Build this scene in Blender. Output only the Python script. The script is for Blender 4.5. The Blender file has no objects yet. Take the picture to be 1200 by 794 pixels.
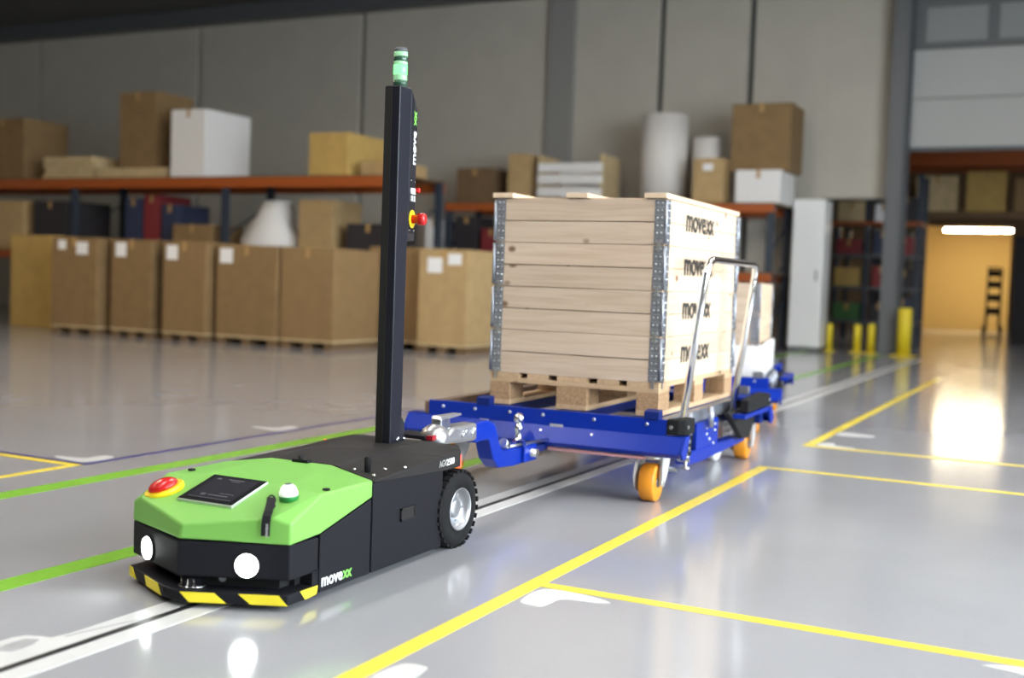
import bpy, bmesh, math, random
from mathutils import Vector, Matrix

random.seed(7)
sc = bpy.context.scene
col = sc.collection
R = math.radians

# ------------------------------------------------------------------ camera
F_PX = 1352.6
cam_d = bpy.data.cameras.new('camera')
cam = bpy.data.objects.new('camera', cam_d)
col.objects.link(cam)
sc.camera = cam
cam_d.sensor_fit = 'HORIZONTAL'
cam_d.sensor_width = 36.0
cam_d.lens = 36.0 * F_PX / 1200.0
cam_d.clip_start = 0.05
cam_d.clip_end = 200
yaw, pitch, roll = -0.463633, 0.0512845, 0.035324
fwd = Vector((math.sin(yaw) * math.cos(pitch), math.cos(yaw) * math.cos(pitch), -math.sin(pitch)))
rgt = Vector((math.cos(yaw), -math.sin(yaw), 0))
up = rgt.cross(fwd)
r2 = math.cos(roll) * rgt + math.sin(roll) * up
u2 = -math.sin(roll) * rgt + math.cos(roll) * up
M = Matrix((r2, u2, -fwd)).transposed().to_4x4()
M.translation = Vector((0, 0, 0.9088))
cam.matrix_world = M
cam_d.dof.use_dof = True
cam_d.dof.focus_distance = 3.75
cam_d.dof.aperture_fstop = 1.6

# ------------------------------------------------------------------ world, exposure
w = bpy.data.worlds.new('world')
sc.world = w
w.use_nodes = True
w.node_tree.nodes['Background'].inputs[0].default_value = (0.75, 0.85, 1.0, 1)
w.node_tree.nodes['Background'].inputs[1].default_value = 1.0
sc.view_settings.view_transform = 'Standard'
sc.view_settings.look = 'None'
sc.view_settings.gamma = 1
sc.view_settings.use_curve_mapping = False
sc.view_settings.exposure = 0.0
LAMP_E = 32.0        # ceiling lamp diffuser emission
WINDOW_E = 19.0       # daylight in the window panes of the right wall

# ------------------------------------------------------------------ materials
MATS = {}


def mat(name, rgb, rough=0.5, metal=0.0, emit=0.0, ergb=None, noise=0.0, nscale=20.0, stretch=None,
        bump=0.0, bscale=60.0, coat=0.0, spec=0.5, rnd=0.0):
    m = bpy.data.materials.new(name)
    m.use_nodes = True
    nt = m.node_tree
    b = nt.nodes['Principled BSDF']
    b.inputs['Base Color'].default_value = (*rgb, 1)
    b.inputs['Roughness'].default_value = rough
    b.inputs['Metallic'].default_value = metal
    b.inputs['Coat Weight'].default_value = coat
    b.inputs['Coat Roughness'].default_value = 0.08
    b.inputs['Specular IOR Level'].default_value = spec
    if emit:
        b.inputs['Emission Color'].default_value = (*(ergb or rgb), 1)
        b.inputs['Emission Strength'].default_value = emit
    tc = nt.nodes.new('ShaderNodeTexCoord')
    src = tc.outputs['Object']
    if stretch:
        mp = nt.nodes.new('ShaderNodeMapping')
        mp.inputs['Scale'].default_value = stretch
        nt.links.new(src, mp.inputs['Vector'])
        src = mp.outputs['Vector']
    if noise or rnd:
        n = nt.nodes.new('ShaderNodeTexNoise')
        n.inputs['Scale'].default_value = nscale
        n.inputs['Detail'].default_value = 5
        nt.links.new(src, n.inputs['Vector'])
        mr = nt.nodes.new('ShaderNodeMapRange')
        mr.inputs['From Min'].default_value = 0.3
        mr.inputs['From Max'].default_value = 0.7
        mr.inputs['To Min'].default_value = 1 - noise
        mr.inputs['To Max'].default_value = 1 + noise
        nt.links.new(n.outputs['Fac'], mr.inputs['Value'])
        mul = nt.nodes.new('ShaderNodeVectorMath')
        mul.operation = 'SCALE'
        mul.inputs[0].default_value = rgb
        val = mr.outputs['Result']
        if rnd:
            oi = nt.nodes.new('ShaderNodeObjectInfo')
            ma = nt.nodes.new('ShaderNodeMath')
            ma.operation = 'MULTIPLY_ADD'
            ma.inputs[1].default_value = 2 * rnd
            ma.inputs[2].default_value = -rnd
            nt.links.new(oi.outputs['Random'], ma.inputs[0])
            ad = nt.nodes.new('ShaderNodeMath')
            ad.operation = 'ADD'
            nt.links.new(ma.outputs[0], ad.inputs[0])
            nt.links.new(val, ad.inputs[1])
            val = ad.outputs[0]
        nt.links.new(val, mul.inputs['Scale'])
        nt.links.new(mul.outputs[0], b.inputs['Base Color'])
    if bump:
        n2 = nt.nodes.new('ShaderNodeTexNoise')
        n2.inputs['Scale'].default_value = bscale
        n2.inputs['Detail'].default_value = 3
        nt.links.new(src, n2.inputs['Vector'])
        bp = nt.nodes.new('ShaderNodeBump')
        bp.inputs['Strength'].default_value = bump
        bp.inputs['Distance'].default_value = 0.01
        nt.links.new(n2.outputs['Fac'], bp.inputs['Height'])
        nt.links.new(bp.outputs['Normal'], b.inputs['Normal'])
    MATS[name] = m
    return m


def wood_mat(name, base, dark, axis, rough=0.6):
    """planed spruce: grain along one axis, a few knots; every board shifted by its own random value"""
    m = bpy.data.materials.new(name)
    m.use_nodes = True
    nt = m.node_tree
    N = nt.nodes.new
    L = nt.links.new
    b = nt.nodes['Principled BSDF']
    b.inputs['Roughness'].default_value = rough
    b.inputs['Specular IOR Level'].default_value = 0.25
    tc = N('ShaderNodeTexCoord')
    oi = N('ShaderNodeObjectInfo')
    off = N('ShaderNodeVectorMath')
    off.operation = 'SCALE'
    off.inputs[0].default_value = (17.3, 9.1, 23.7)
    L(oi.outputs['Random'], off.inputs['Scale'])
    add = N('ShaderNodeVectorMath')
    L(tc.outputs['Object'], add.inputs[0])
    L(off.outputs[0], add.inputs[1])
    sc_g = {'x': (1.6, 30, 30), 'y': (30, 1.6, 30), 'z': (30, 30, 1.6)}[axis]
    mp = N('ShaderNodeMapping')
    mp.inputs['Scale'].default_value = sc_g
    L(add.outputs[0], mp.inputs['Vector'])
    n = N('ShaderNodeTexNoise')
    n.inputs['Scale'].default_value = 1.6
    n.inputs['Detail'].default_value = 4
    n.inputs['Distortion'].default_value = 0.6
    L(mp.outputs['Vector'], n.inputs['Vector'])
    cr = N('ShaderNodeValToRGB')
    cr.color_ramp.elements[0].position = 0.25
    cr.color_ramp.elements[0].color = (*dark, 1)
    cr.color_ramp.elements[1].position = 0.6
    cr.color_ramp.elements[1].color = (*base, 1)
    L(n.outputs['Fac'], cr.inputs['Fac'])
    sc_k = {'x': (6.0, 8.5, 8.5), 'y': (8.5, 6.0, 8.5), 'z': (8.5, 8.5, 6.0)}[axis]
    mk = N('ShaderNodeMapping')
    mk.inputs['Scale'].default_value = sc_k
    L(add.outputs[0], mk.inputs['Vector'])
    v = N('ShaderNodeTexVoronoi')
    v.inputs['Scale'].default_value = 1.0
    L(mk.outputs['Vector'], v.inputs['Vector'])
    kr = N('ShaderNodeMapRange')
    kr.inputs['From Min'].default_value = 0.08
    kr.inputs['From Max'].default_value = 0.16
    L(v.outputs['Distance'], kr.inputs['Value'])
    mx = N('ShaderNodeMixRGB')
    mx.inputs[1].default_value = (dark[0] * 0.38, dark[1] * 0.3, dark[2] * 0.26, 1)
    L(kr.outputs['Result'], mx.inputs[0])
    L(cr.outputs['Color'], mx.inputs[2])
    mul = N('ShaderNodeMapRange')
    mul.inputs['To Min'].default_value = 0.92
    mul.inputs['To Max'].default_value = 1.06
    L(oi.outputs['Random'], mul.inputs['Value'])
    sx = N('ShaderNodeVectorMath')
    sx.operation = 'SCALE'
    L(mx.outputs[0], sx.inputs[0])
    L(mul.outputs['Result'], sx.inputs['Scale'])
    L(sx.outputs[0], b.inputs['Base Color'])
    bp = N('ShaderNodeBump')
    bp.inputs['Strength'].default_value = 0.12
    bp.inputs['Distance'].default_value = 0.004
    L(n.outputs['Fac'], bp.inputs['Height'])
    L(bp.outputs['Normal'], b.inputs['Normal'])
    MATS[name] = m
    return m


def floor_mat():
    m = bpy.data.materials.new('epoxy_floor')
    m.use_nodes = True
    nt = m.node_tree
    N = nt.nodes.new
    L = nt.links.new
    b = nt.nodes['Principled BSDF']
    b.inputs['Roughness'].default_value = 0.13
    b.inputs['Specular IOR Level'].default_value = 0.5
    tc = N('ShaderNodeTexCoord')
    n1 = N('ShaderNodeTexNoise')
    n1.inputs['Scale'].default_value = 0.9
    n1.inputs['Detail'].default_value = 6
    n2 = N('ShaderNodeTexNoise')
    n2.inputs['Scale'].default_value = 160
    n2.inputs['Detail'].default_value = 2
    n3 = N('ShaderNodeTexNoise')
    n3.inputs['Scale'].default_value = 2.2
    n3.inputs['Detail'].default_value = 1.5
    for n in (n1, n2, n3):
        L(tc.outputs['Object'], n.inputs['Vector'])
    cr = N('ShaderNodeValToRGB')
    cr.color_ramp.elements[0].position = 0.3
    cr.color_ramp.elements[0].color = (0.325, 0.323, 0.343, 1)
    cr.color_ramp.elements[1].position = 0.75
    cr.color_ramp.elements[1].color = (0.375, 0.373, 0.392, 1)
    L(n1.outputs['Fac'], cr.inputs['Fac'])
    mr = N('ShaderNodeMapRange')
    mr.inputs['From Min'].default_value = 0.25
    mr.inputs['From Max'].default_value = 0.36
    mr.inputs['To Min'].default_value = 0.72
    mr.inputs['To Max'].default_value = 1.0
    L(n2.outputs['Fac'], mr.inputs['Value'])
    s = N('ShaderNodeVectorMath')
    s.operation = 'SCALE'
    L(cr.outputs['Color'], s.inputs[0])
    L(mr.outputs['Result'], s.inputs['Scale'])
    L(s.outputs[0], b.inputs['Base Color'])
    bp = N('ShaderNodeBump')
    bp.inputs['Strength'].default_value = 0.035
    bp.inputs['Distance'].default_value = 0.02
    L(n3.outputs['Fac'], bp.inputs['Height'])
    L(bp.outputs['Normal'], b.inputs['Normal'])
    rr = N('ShaderNodeMapRange')
    rr.inputs['To Min'].default_value = 0.08
    rr.inputs['To Max'].default_value = 0.18
    L(n1.outputs['Fac'], rr.inputs['Value'])
    L(rr.outputs['Result'], b.inputs['Roughness'])
    MATS['epoxy_floor'] = m
    return m


floor_mat()
mat('wall_grey', (0.49, 0.455, 0.39), 0.8, noise=0.04, nscale=2)
mat('ceiling_dark', (0.11, 0.105, 0.10), 0.8, noise=0.1, nscale=3)
mat('steel_dark', (0.09, 0.095, 0.105), 0.5)
mat('steel_grey', (0.13, 0.135, 0.14), 0.45)
mat('duct_grey', (0.27, 0.262, 0.25), 0.5)
mat('door_white', (0.44, 0.44, 0.425), 0.5)
mat('glass_dim', (0.30, 0.31, 0.31), 0.2)
mat('orange_beam', (0.38, 0.085, 0.014), 0.45)
mat('upright_blue', (0.03, 0.04, 0.06), 0.5)
mat('cardboard', (0.25, 0.155, 0.066), 0.85, noise=0.08, nscale=6, rnd=0.10)
mat('cardboard_pale', (0.44, 0.30, 0.14), 0.85, noise=0.08, nscale=6, rnd=0.08)
mat('cardboard_yellow', (0.50, 0.33, 0.10), 0.8, noise=0.08, nscale=6)
mat('cardboard_dark', (0.16, 0.095, 0.045), 0.85, noise=0.1, nscale=6)
mat('plank_pale', (0.58, 0.44, 0.24), 0.8, noise=0.12, nscale=8)
mat('white_card', (0.80, 0.78, 0.76), 0.7)
mat('white_roll', (0.72, 0.68, 0.64), 0.6, noise=0.03)
mat('paper_label', (0.85, 0.85, 0.85), 0.6)
mat('tape', (0.45, 0.27, 0.10), 0.3)
mat('yellow_paint', (0.78, 0.60, 0.02), 0.5)
mat('red_goods', (0.22, 0.025, 0.03), 0.6)
mat('blue_goods', (0.03, 0.04, 0.085), 0.6)
mat('green_goods', (0.05, 0.14, 0.04), 0.6)
mat('dark_goods', (0.03, 0.025, 0.028), 0.7)
mat('yellow_wall', (0.50, 0.36, 0.145), 0.8)
mat('line_yellow', (0.88, 0.68, 0.07), 0.3, noise=0.05, nscale=30)
mat('line_green', (0.22, 0.50, 0.045), 0.3, noise=0.05, nscale=30)
mat('line_blue', (0.035, 0.03, 0.19), 0.3)
mat('line_white', (0.62, 0.62, 0.61), 0.3, noise=0.04, nscale=12)
mat('line_black', (0.02, 0.02, 0.022), 0.35)
mat('agv_green', (0.19, 0.47, 0.085), 0.45, bump=0.04, bscale=350)
mat('agv_black', (0.013, 0.013, 0.017), 0.5, bump=0.1, bscale=420, spec=0.12)
mat('agv_hood', (0.018, 0.016, 0.016), 0.6, bump=0.1, bscale=420, spec=0.25)
mat('gap_black', (0.004, 0.004, 0.004), 0.7)
mat('mast_black', (0.010, 0.011, 0.018), 0.34, spec=0.3)
mat('hazard_yellow', (0.86, 0.72, 0.03), 0.45)
mat('rubber', (0.011, 0.011, 0.012), 0.8, bump=0.1, bscale=150, spec=0.2)
mat('zinc', (0.62, 0.64, 0.66), 0.28, metal=1.0, noise=0.10, nscale=70)
mat('galvanised', (0.38, 0.40, 0.45), 0.42, metal=0.9, noise=0.16, nscale=60)
mat('chrome', (0.82, 0.83, 0.85), 0.12, metal=1.0)
mat('cast_silver', (0.48, 0.48, 0.49), 0.36, metal=0.85)
mat('rim_silver', (0.42, 0.43, 0.45), 0.38, metal=0.9)
mat('screen_glass', (0.012, 0.012, 0.014), 0.12, coat=0.5)
mat('screen_display', (0.022, 0.022, 0.028), 0.15, emit=0.02, ergb=(0.4, 0.4, 0.5))
mat('screen_mark', (0.10, 0.10, 0.11), 0.3)
mat('guard_grey', (0.50, 0.49, 0.49), 0.4)
mat('aluminium', (0.72, 0.73, 0.74), 0.3, metal=0.7)
mat('estop_red', (0.60, 0.009, 0.009), 0.25, coat=0.25)
mat('estop_yellow', (0.92, 0.66, 0.01), 0.4)
mat('white_plastic', (0.82, 0.82, 0.81), 0.35)
mat('beacon_white', (0.88, 0.9, 0.86), 0.25, emit=0.5, ergb=(0.9, 1, 0.85))
mat('beacon_green', (0.02, 0.22, 0.05), 0.3, emit=0.05)
mat('headlight', (1, 1, 1), 0.3, emit=14.0, ergb=(0.95, 1.0, 0.97))
mat('signal_green', (0.02, 0.5, 0.06), 0.2, emit=4.0, ergb=(0.10, 1.0, 0.14))
mat('signal_clear', (0.25, 0.45, 0.28), 0.12, emit=0.25, ergb=(0.4, 1.0, 0.45))
mat('signal_dark', (0.03, 0.09, 0.05), 0.2)
mat('tail_red', (0.8, 0.08, 0.04), 0.25, emit=2.5, ergb=(1.0, 0.12, 0.07))
mat('reflector_red', (0.35, 0.01, 0.02), 0.25)
mat('logo_white', (0.9, 0.9, 0.9), 0.4)
mat('logo_green', (0.25, 0.72, 0.12), 0.4)
mat('logo_black', (0.03, 0.028, 0.026), 0.6)
mat('print_grey', (0.62, 0.58, 0.52), 0.7)
mat('tag_black', (0.012, 0.012, 0.014), 0.6, spec=0.2)
mat('tag_grey', (0.42, 0.42, 0.42), 0.55)
mat('trolley_blue', (0.004, 0.027, 0.31), 0.32, spec=0.2)
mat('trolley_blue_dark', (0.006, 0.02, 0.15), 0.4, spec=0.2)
mat('polyurethane_orange', (0.82, 0.30, 0.015), 0.4)
mat('pink_strip', (0.85, 0.42, 0.42), 0.35)
mat('magenta_ring', (0.7, 0.03, 0.35), 0.35)
mat('rail_brown', (0.20, 0.13, 0.085), 0.5, noise=0.15)
wood_mat('spruce_x', (0.60, 0.475, 0.365), (0.49, 0.36, 0.26), 'x')
wood_mat('spruce_y', (0.72, 0.56, 0.40), (0.64, 0.47, 0.32), 'y')  # side boards a lighter copy; the light on them is put into the colour
wood_mat('pallet_x', (0.60, 0.42, 0.26), (0.48, 0.32, 0.18), 'x')
wood_mat('pallet_y', (0.60, 0.42, 0.26), (0.48, 0.32, 0.18), 'y')
mat('chip_block', (0.42, 0.26, 0.14), 0.8, noise=0.3, nscale=90)


# ------------------------------------------------------------------ mesh helpers
class MB:
    def __init__(s):
        s.v = []
        s.f = []
        s.smooth = []

    def add(s, vs, fs, smooth=False):
        o = len(s.v)
        s.v += [tuple(v) for v in vs]
        s.f += [tuple(i + o for i in f) for f in fs]
        s.smooth += [smooth] * len(fs)
        return s

    def box(s, x0, x1, y0, y1, z0, z1, mtx=None):
        vs = [Vector((x, y, z)) for z in (z0, z1) for y in (y0, y1) for x in (x0, x1)]
        if mtx is not None:
            vs = [mtx @ v for v in vs]
        return s.add(vs, [(0, 2, 3, 1), (4, 5, 7, 6), (0, 1, 5, 4), (2, 6, 7, 3), (0, 4, 6, 2), (1, 3, 7, 5)])

    def prism(s, pts, d):
        """polygon pts (3D) extruded by vector d"""
        n = len(pts)
        a = [Vector(p) for p in pts]
        b = [p + Vector(d) for p in a]
        return s.add(a + b, [tuple(range(n))[::-1], tuple(range(n, 2 * n))] +
                     [(i, (i + 1) % n, n + (i + 1) % n, n + i) for i in range(n)])

    def lathe(s, prof, c, axis='z', n=24, smooth=True, caps=True):
        """prof: list of (radius, height) revolved about axis through c; closed with caps"""
        ax = Vector({'x': (1, 0, 0), 'y': (0, 1, 0), 'z': (0, 0, 1)}[axis]) if isinstance(axis, str) else Vector(axis).normalized()
        t = Vector((0, 0, 1)) if abs(ax.z) < 0.9 else Vector((1, 0, 0))
        e1 = ax.cross(t).normalized()
        e2 = ax.cross(e1)
        c = Vector(c)
        vs, fs = [], []
        for r, h in prof:
            for k in range(n):
                a = 2 * math.pi * k / n
                vs.append(c + ax * h + (e1 * math.cos(a) + e2 * math.sin(a)) * max(r, 1e-5))
        for j in range(len(prof) - 1):
            for k in range(n):
                fs.append((j * n + k, j * n + (k + 1) % n, (j + 1) * n + (k + 1) % n, (j + 1) * n + k))
        s.add(vs, fs, smooth)
        o = len(s.v) - len(vs)
        if caps:
            s.f += [tuple(o + k for k in range(n))[::-1], tuple(o + (len(prof) - 1) * n + k for k in range(n))]
            s.smooth += [False, False]
        return s

    def cyl(s, a, b, r, n=16, smooth=True):
        a = Vector(a)
        b = Vector(b)
        return s.lathe([(r, 0), (r, (b - a).length)], a, (b - a), n, smooth)

    def tube(s, pts, r, n=12, square=None):
        pts = [Vector(p) for p in pts]
        rings = []
        t0 = (pts[1] - pts[0]).normalized()
        ref = Vector((1, 0, 0)) if abs(t0.x) < 0.9 else Vector((0, 0, 1))
        for i, p in enumerate(pts):
            if i == 0:
                t = pts[1] - pts[0]
            elif i == len(pts) - 1:
                t = pts[-1] - pts[-2]
            else:
                t = (pts[i + 1] - p).normalized() + (p - pts[i - 1]).normalized()
            t.normalize()
            e1 = (ref - t * ref.dot(t)).normalized()
            e2 = t.cross(e1)
            ref = e1
            if square:
                hw, hh = square
                rings.append([p + e1 * hw + e2 * hh, p - e1 * hw + e2 * hh, p - e1 * hw - e2 * hh, p + e1 * hw - e2 * hh])
            else:
                rings.append([p + (e1 * math.cos(2 * math.pi * k / n) + e2 * math.sin(2 * math.pi * k / n)) * r for k in range(n)])
        m = len(rings[0])
        vs = [v for rg in rings for v in rg]
        fs = []
        for j in range(len(rings) - 1):
            for k in range(m):
                fs.append((j * m + k, j * m + (k + 1) % m, (j + 1) * m + (k + 1) % m, (j + 1) * m + k))
        s.add(vs, fs, not square)
        o = len(s.v) - len(vs)
        s.f += [tuple(o + k for k in range(m))[::-1], tuple(o + (len(rings) - 1) * m + k for k in range(m))]
        s.smooth += [False, False]
        return s

    def build(s, name, material, parent=None, bevel=0.0, seg=2, label=None):
        me = bpy.data.meshes.new(name)
        me.from_pydata(s.v, [], s.f)
        bm = bmesh.new()
        bm.from_mesh(me)
        bmesh.ops.recalc_face_normals(bm, faces=bm.faces)
        bm.to_mesh(me)
        bm.free()
        me.polygons.foreach_set('use_smooth', s.smooth)
        me.update()
        me.materials.append(MATS[material])
        o = bpy.data.objects.new(name, me)
        col.objects.link(o)
        if parent is not None:
            o.parent = parent
        if bevel:
            bv = o.modifiers.new('bevel', 'BEVEL')
            bv.width = bevel
            bv.segments = seg
            bv.limit_method = 'ANGLE'
            bv.angle_limit = R(28)
        if label:
            o['label'] = label
        return o


def box(name, material, x0, x1, y0, y1, z0, z1, parent=None, bevel=0.0, label=None):
    return MB().box(x0, x1, y0, y1, z0, z1).build(name, material, parent, bevel, label=label)


def tag(o, label, cat, group=None):
    o['label'] = label
    o['category'] = cat
    if group:
        o['group'] = group
    return o


def thing(name, label, cat, loc=(0, 0, 0), rz=0.0, group=None):
    o = bpy.data.objects.new(name, None)
    o.empty_display_size = 0.1
    col.objects.link(o)
    o.location = loc
    o.rotation_euler = (0, 0, rz)
    return tag(o, label, cat, group)


def struct(o, label=None):
    o['kind'] = 'structure'
    if label:
        o['label'] = label
    return o


def copy_tree(o, parent=None):
    c = o.copy()
    col.objects.link(c)
    if parent is not None:
        c.parent = parent
    for ch in list(o.children):
        copy_tree(ch, c)
    return c


def text(name, body, size, material, parent, mtx, bold=0.0, shear=0.0, space=1.0, sx=1.0, depth=0.0006):
    cu = bpy.data.curves.new(name, 'FONT')
    cu.body = body
    cu.size = size
    cu.offset = bold
    cu.shear = shear
    cu.space_character = space
    cu.extrude = depth
    cu.resolution_u = 3
    tmp = bpy.data.objects.new('tmp_text', cu)
    col.objects.link(tmp)
    dg = bpy.context.evaluated_depsgraph_get()
    me = bpy.data.meshes.new_from_object(tmp.evaluated_get(dg))
    bpy.data.objects.remove(tmp)
    bpy.data.curves.remove(cu)
    me.transform(mtx @ Matrix.Diagonal((sx, 1, 1, 1)))
    me.materials.clear()
    me.materials.append(MATS[material])
    me.name = name
    o = bpy.data.objects.new(name, me)
    col.objects.link(o)
    o.parent = parent
    wd = max(v.co.x for v in me.vertices) - min(v.co.x for v in me.vertices)
    return o


def frame(origin, xdir, ydir):
    x = Vector(xdir).normalized()
    y = Vector(ydir).normalized()
    z = x.cross(y)
    m = Matrix((x, y, z)).transposed().to_4x4()
    m.translation = Vector(origin)
    return m


def logo(parent, origin, xdir, ydir, size, c1, c2, sx=1.0, bold=0.02):
    """the lower-case wordmark, its last two letters in the second colour"""
    m = frame(origin, xdir, ydir)
    a = text('wordmark', 'move', size, c1, parent, m, bold=bold * size, space=1.0, sx=sx)
    inv = m.inverted()
    wd = max((inv @ v.co).x for v in a.data.vertices)
    m2 = m @ Matrix.Translation((wd + 0.05 * size, 0, 0))
    text('wordmark_cross', 'xx', size, c2, parent, m2, bold=bold * size * 0.8, space=0.86, sx=sx)


# ================================================================== SETTING
WY = 18.0           # back wall
CEIL = 6.0
struct(box('floor', 'epoxy_floor', -24, 9, -9, 40, -0.2, 0.0))
struct(box('ceiling', 'ceiling_dark', -24, 9, -9, WY + 0.25, CEIL, CEIL + 0.2))
struct(box('wall_left', 'wall_grey', -24.2, -24, -9, 40, 0, CEIL))
struct(box('wall_front', 'wall_grey', -24, 9, -9.2, -9, 0, CEIL))


def wall_holder(name):
    o = bpy.data.objects.new(name, None)
    col.objects.link(o)
    return struct(o)


# back wall: separate cladding panels with open joints over a recessed backing
wb = wall_holder('wall_back')
box('backing', 'steel_dark', -24, -3.72, WY + 0.12, WY + 0.3, 0, CEIL, wb)
joints = [-24, -20.72, -16.23, -12.3, -8.2, -6.47, -4.98, -3.72]
for a, b in zip(joints[:-1], joints[1:]):
    box('wall_panel', 'wall_grey', a + 0.05, b - 0.05, WY, WY + 0.12, 0, CEIL - 0.03, wb, 0.012)
box('wall_panel', 'wall_grey', -3.77, -2.82, WY, WY + 0.3, 2.32, CEIL - 0.03, wb, 0.012)
# flat steel duct strip over a joint
struct(box('trim_1', 'duct_grey', -8.46, -7.98, WY - 0.10, WY, 2.0, CEIL, None, 0.01))
# top edge beam of the hall
struct(box('trim_2', 'steel_dark', -24, -2.8, WY - 0.35, WY - 0.002, CEIL - 0.28, CEIL - 0.001, None, 0.01))
# steel column beside the gate
struct(MB().box(-2.80, -2.58, WY - 0.28, WY - 0.25, 0, CEIL).box(-2.80, -2.58, WY - 0.03, WY, 0, CEIL)
       .box(-2.70, -2.68, WY - 0.25, WY - 0.03, 0, CEIL).build('trim_3', 'steel_grey'))
# overhead sectional gate, half raised
gate = struct(thing('door_1', 'white sectional overhead gate with a row of windows, half raised', 'gate'))
del gate['category']
for k in range(4):
    z0 = 3.08 + 0.72 * k
    if k < 2:
        box('panel', 'door_white', -2.55, 3.6, WY + 0.1, WY + 0.16, z0, z0 + 0.71, gate, 0.01)
    else:
        fr = MB().box(-2.55, 3.6, WY + 0.1, WY + 0.16, z0, z0 + 0.10).box(-2.55, 3.6, WY + 0.1, WY + 0.16, z0 + 0.60, z0 + 0.71)
        x = -2.55
        while x < 3.6:
            fr.box(x, x + 0.16, WY + 0.1, WY + 0.16, z0 + 0.1, z0 + 0.6)
            x += 1.0
        fr.build('window_frame', 'steel_grey', gate)
        x = -2.55
        while x + 1.0 < 3.7:
            box('window_pane', 'glass_dim', x + 0.16, x + 1.0, WY + 0.12, WY + 0.13, z0 + 0.1, z0 + 0.6, gate)
            x += 1.0
struct(box('trim_4', 'steel_dark', -2.58, 3.6, WY + 0.09, WY + 0.18, 3.02, 3.08))
struct(box('trim_5', 'steel_dark', -2.84, -2.552, WY + 0.01, WY + 0.2, 0, CEIL - .001))
struct(box('wall_right_of_gate', 'wall_grey', 3.6, 9, WY, WY + 0.3, 0, CEIL)).name = 'wall_gate'

# right wall with three tall windows
RX = 5.2
wr = wall_holder('wall_right')
MB().box(RX, RX + .25, -9, WY, 0, 0.8).box(RX, RX + .25, -9, WY, 4.6, CEIL).build('wall_panel', 'wall_grey', wr)
ys = [-0.8, 2.6, 6.0]
prev = -9
for y0 in ys + [WY]:
    box('wall_pier', 'wall_grey', RX, RX + .25, prev, y0, 0.8, 4.6, wr)
    prev = y0 + 2.6
mat('daylight', (0.9, 0.95, 1.0), 0.4, emit=WINDOW_E, ergb=(0.82, 0.92, 1.0))
wlab = ['tall daylight window in the right wall nearest the camera', 'tall daylight window in the right wall level with the crate', 'tall daylight window in the right wall farthest from the camera']
for k, y0 in enumerate(ys):
    wn = struct(box('window_%d' % (k + 1), 'daylight', RX + .10, RX + .12, y0, y0 + 2.6, 0.8, 4.6), wlab[k])
    MB().box(RX + .04, RX + .10, y0, y0 + 0.06, .8, 4.6).box(RX + .04, RX + .10, y0 + 2.54, y0 + 2.6, .8, 4.6).box(RX + .04, RX + .10, y0 + 1.27, y0 + 1.33, .8, 4.6) \
        .box(RX + .04, RX + .10, y0, y0 + 2.6, .8, .86).box(RX + .04, RX + .10, y0, y0 + 2.6, 4.54, 4.6).build('window_frame', 'steel_grey', wn)

# ceiling lamps
mat('lamp_diffuser', (1, 1, 1), 0.5, emit=LAMP_E, ergb=(1.0, 0.965, 0.91))
lamp0 = None
mat('lamp_warm', (1, 1, 1), 0.5, emit=LAMP_E * 1.5, ergb=(1.0, 0.82, 0.60))
LAMPS = [(x, y) for y in (-1.5, 2.5, 6.5, 11.0) for x in (-4.5, 0.5)] + [(-10.5, 2.0), (-10.5, 6.5)]  # row nearest the back wall added, unseen, to brighten the far floor
for i, (x, y) in enumerate(LAMPS):
    if lamp0 is None:
        lamp0 = thing('ceiling_lamp', 'long white ceiling lamp hanging under the dark roof', 'lamp', (x, y, 5.6), 0, 'ceiling lamps')
        box('housing', 'white_plastic', -0.25, 0.25, -1.2, 1.2, 0.02, 0.12, lamp0, 0.01)
        box('diffuser', 'lamp_diffuser', -0.22, 0.22, -1.17, 1.17, 0.0, 0.018, lamp0)
        MB().cyl((0, -0.9, 0.12), (0, -0.9, 0.4), 0.01, 6).cyl((0, 0.9, 0.12), (0, 0.9, 0.4), 0.01, 6).build('hanger', 'steel_grey', lamp0)
    else:
        c = copy_tree(lamp0)
        c.location = (x, y, 5.6)
        if x < -6:      # unseen lamps added to warm and brighten the left side
            for ch in c.children:
                if ch.name.startswith('diffuser'):
                    ch.data = ch.data.copy()
                    ch.data.materials[0] = MATS['lamp_warm']
            c['label'] = 'added unseen ceiling lamp with warm light over the carton row'

# rear hall behind the gate
struct(box('ceiling_rear', 'ceiling_dark', -24, 9, WY + 0.3, 40, 5.0, 5.2))
wf = wall_holder('wall_rear')
MB().box(-12, -3.72, 29, 29.2, 0, 5).box(-1.72, 9, 29, 29.2, 0, 5).box(-3.72, -1.72, 29, 29.2, 2.53, 5).build('wall_panel', 'cardboard_dark', wf)
wy_ = wall_holder('wall_yellow_room')
MB().box(-4.6, -1.2, 33, 33.2, 0, 2.9).box(-4.8, -4.6, 29.2, 33.2, 0, 2.9).box(-1.2, -1.0, 29.2, 33.2, 0, 2.9).build('wall_panel', 'yellow_wall', wy_)
struct(box('ceiling_yellow_room', 'yellow_wall', -4.8, -1.0, 29.2, 33.2, 2.9, 3.0))
mat('tube_warm', (1, 0.9, 0.6), 0.5, emit=120.0, ergb=(1.0, 0.86, 0.58))
tl = thing('tube_lamp', 'bright warm tube lamp under the ceiling of the yellow room', 'lamp', (-2.55, 30.6, 2.5))
box('housing', 'white_plastic', -0.85, 0.85, -0.1, 0.1, 0.05, 0.4, tl)
box('tube', 'tube_warm', -0.8, 0.8, -0.08, 0.08, 0.0, 0.045, tl)
rl = None
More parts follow.
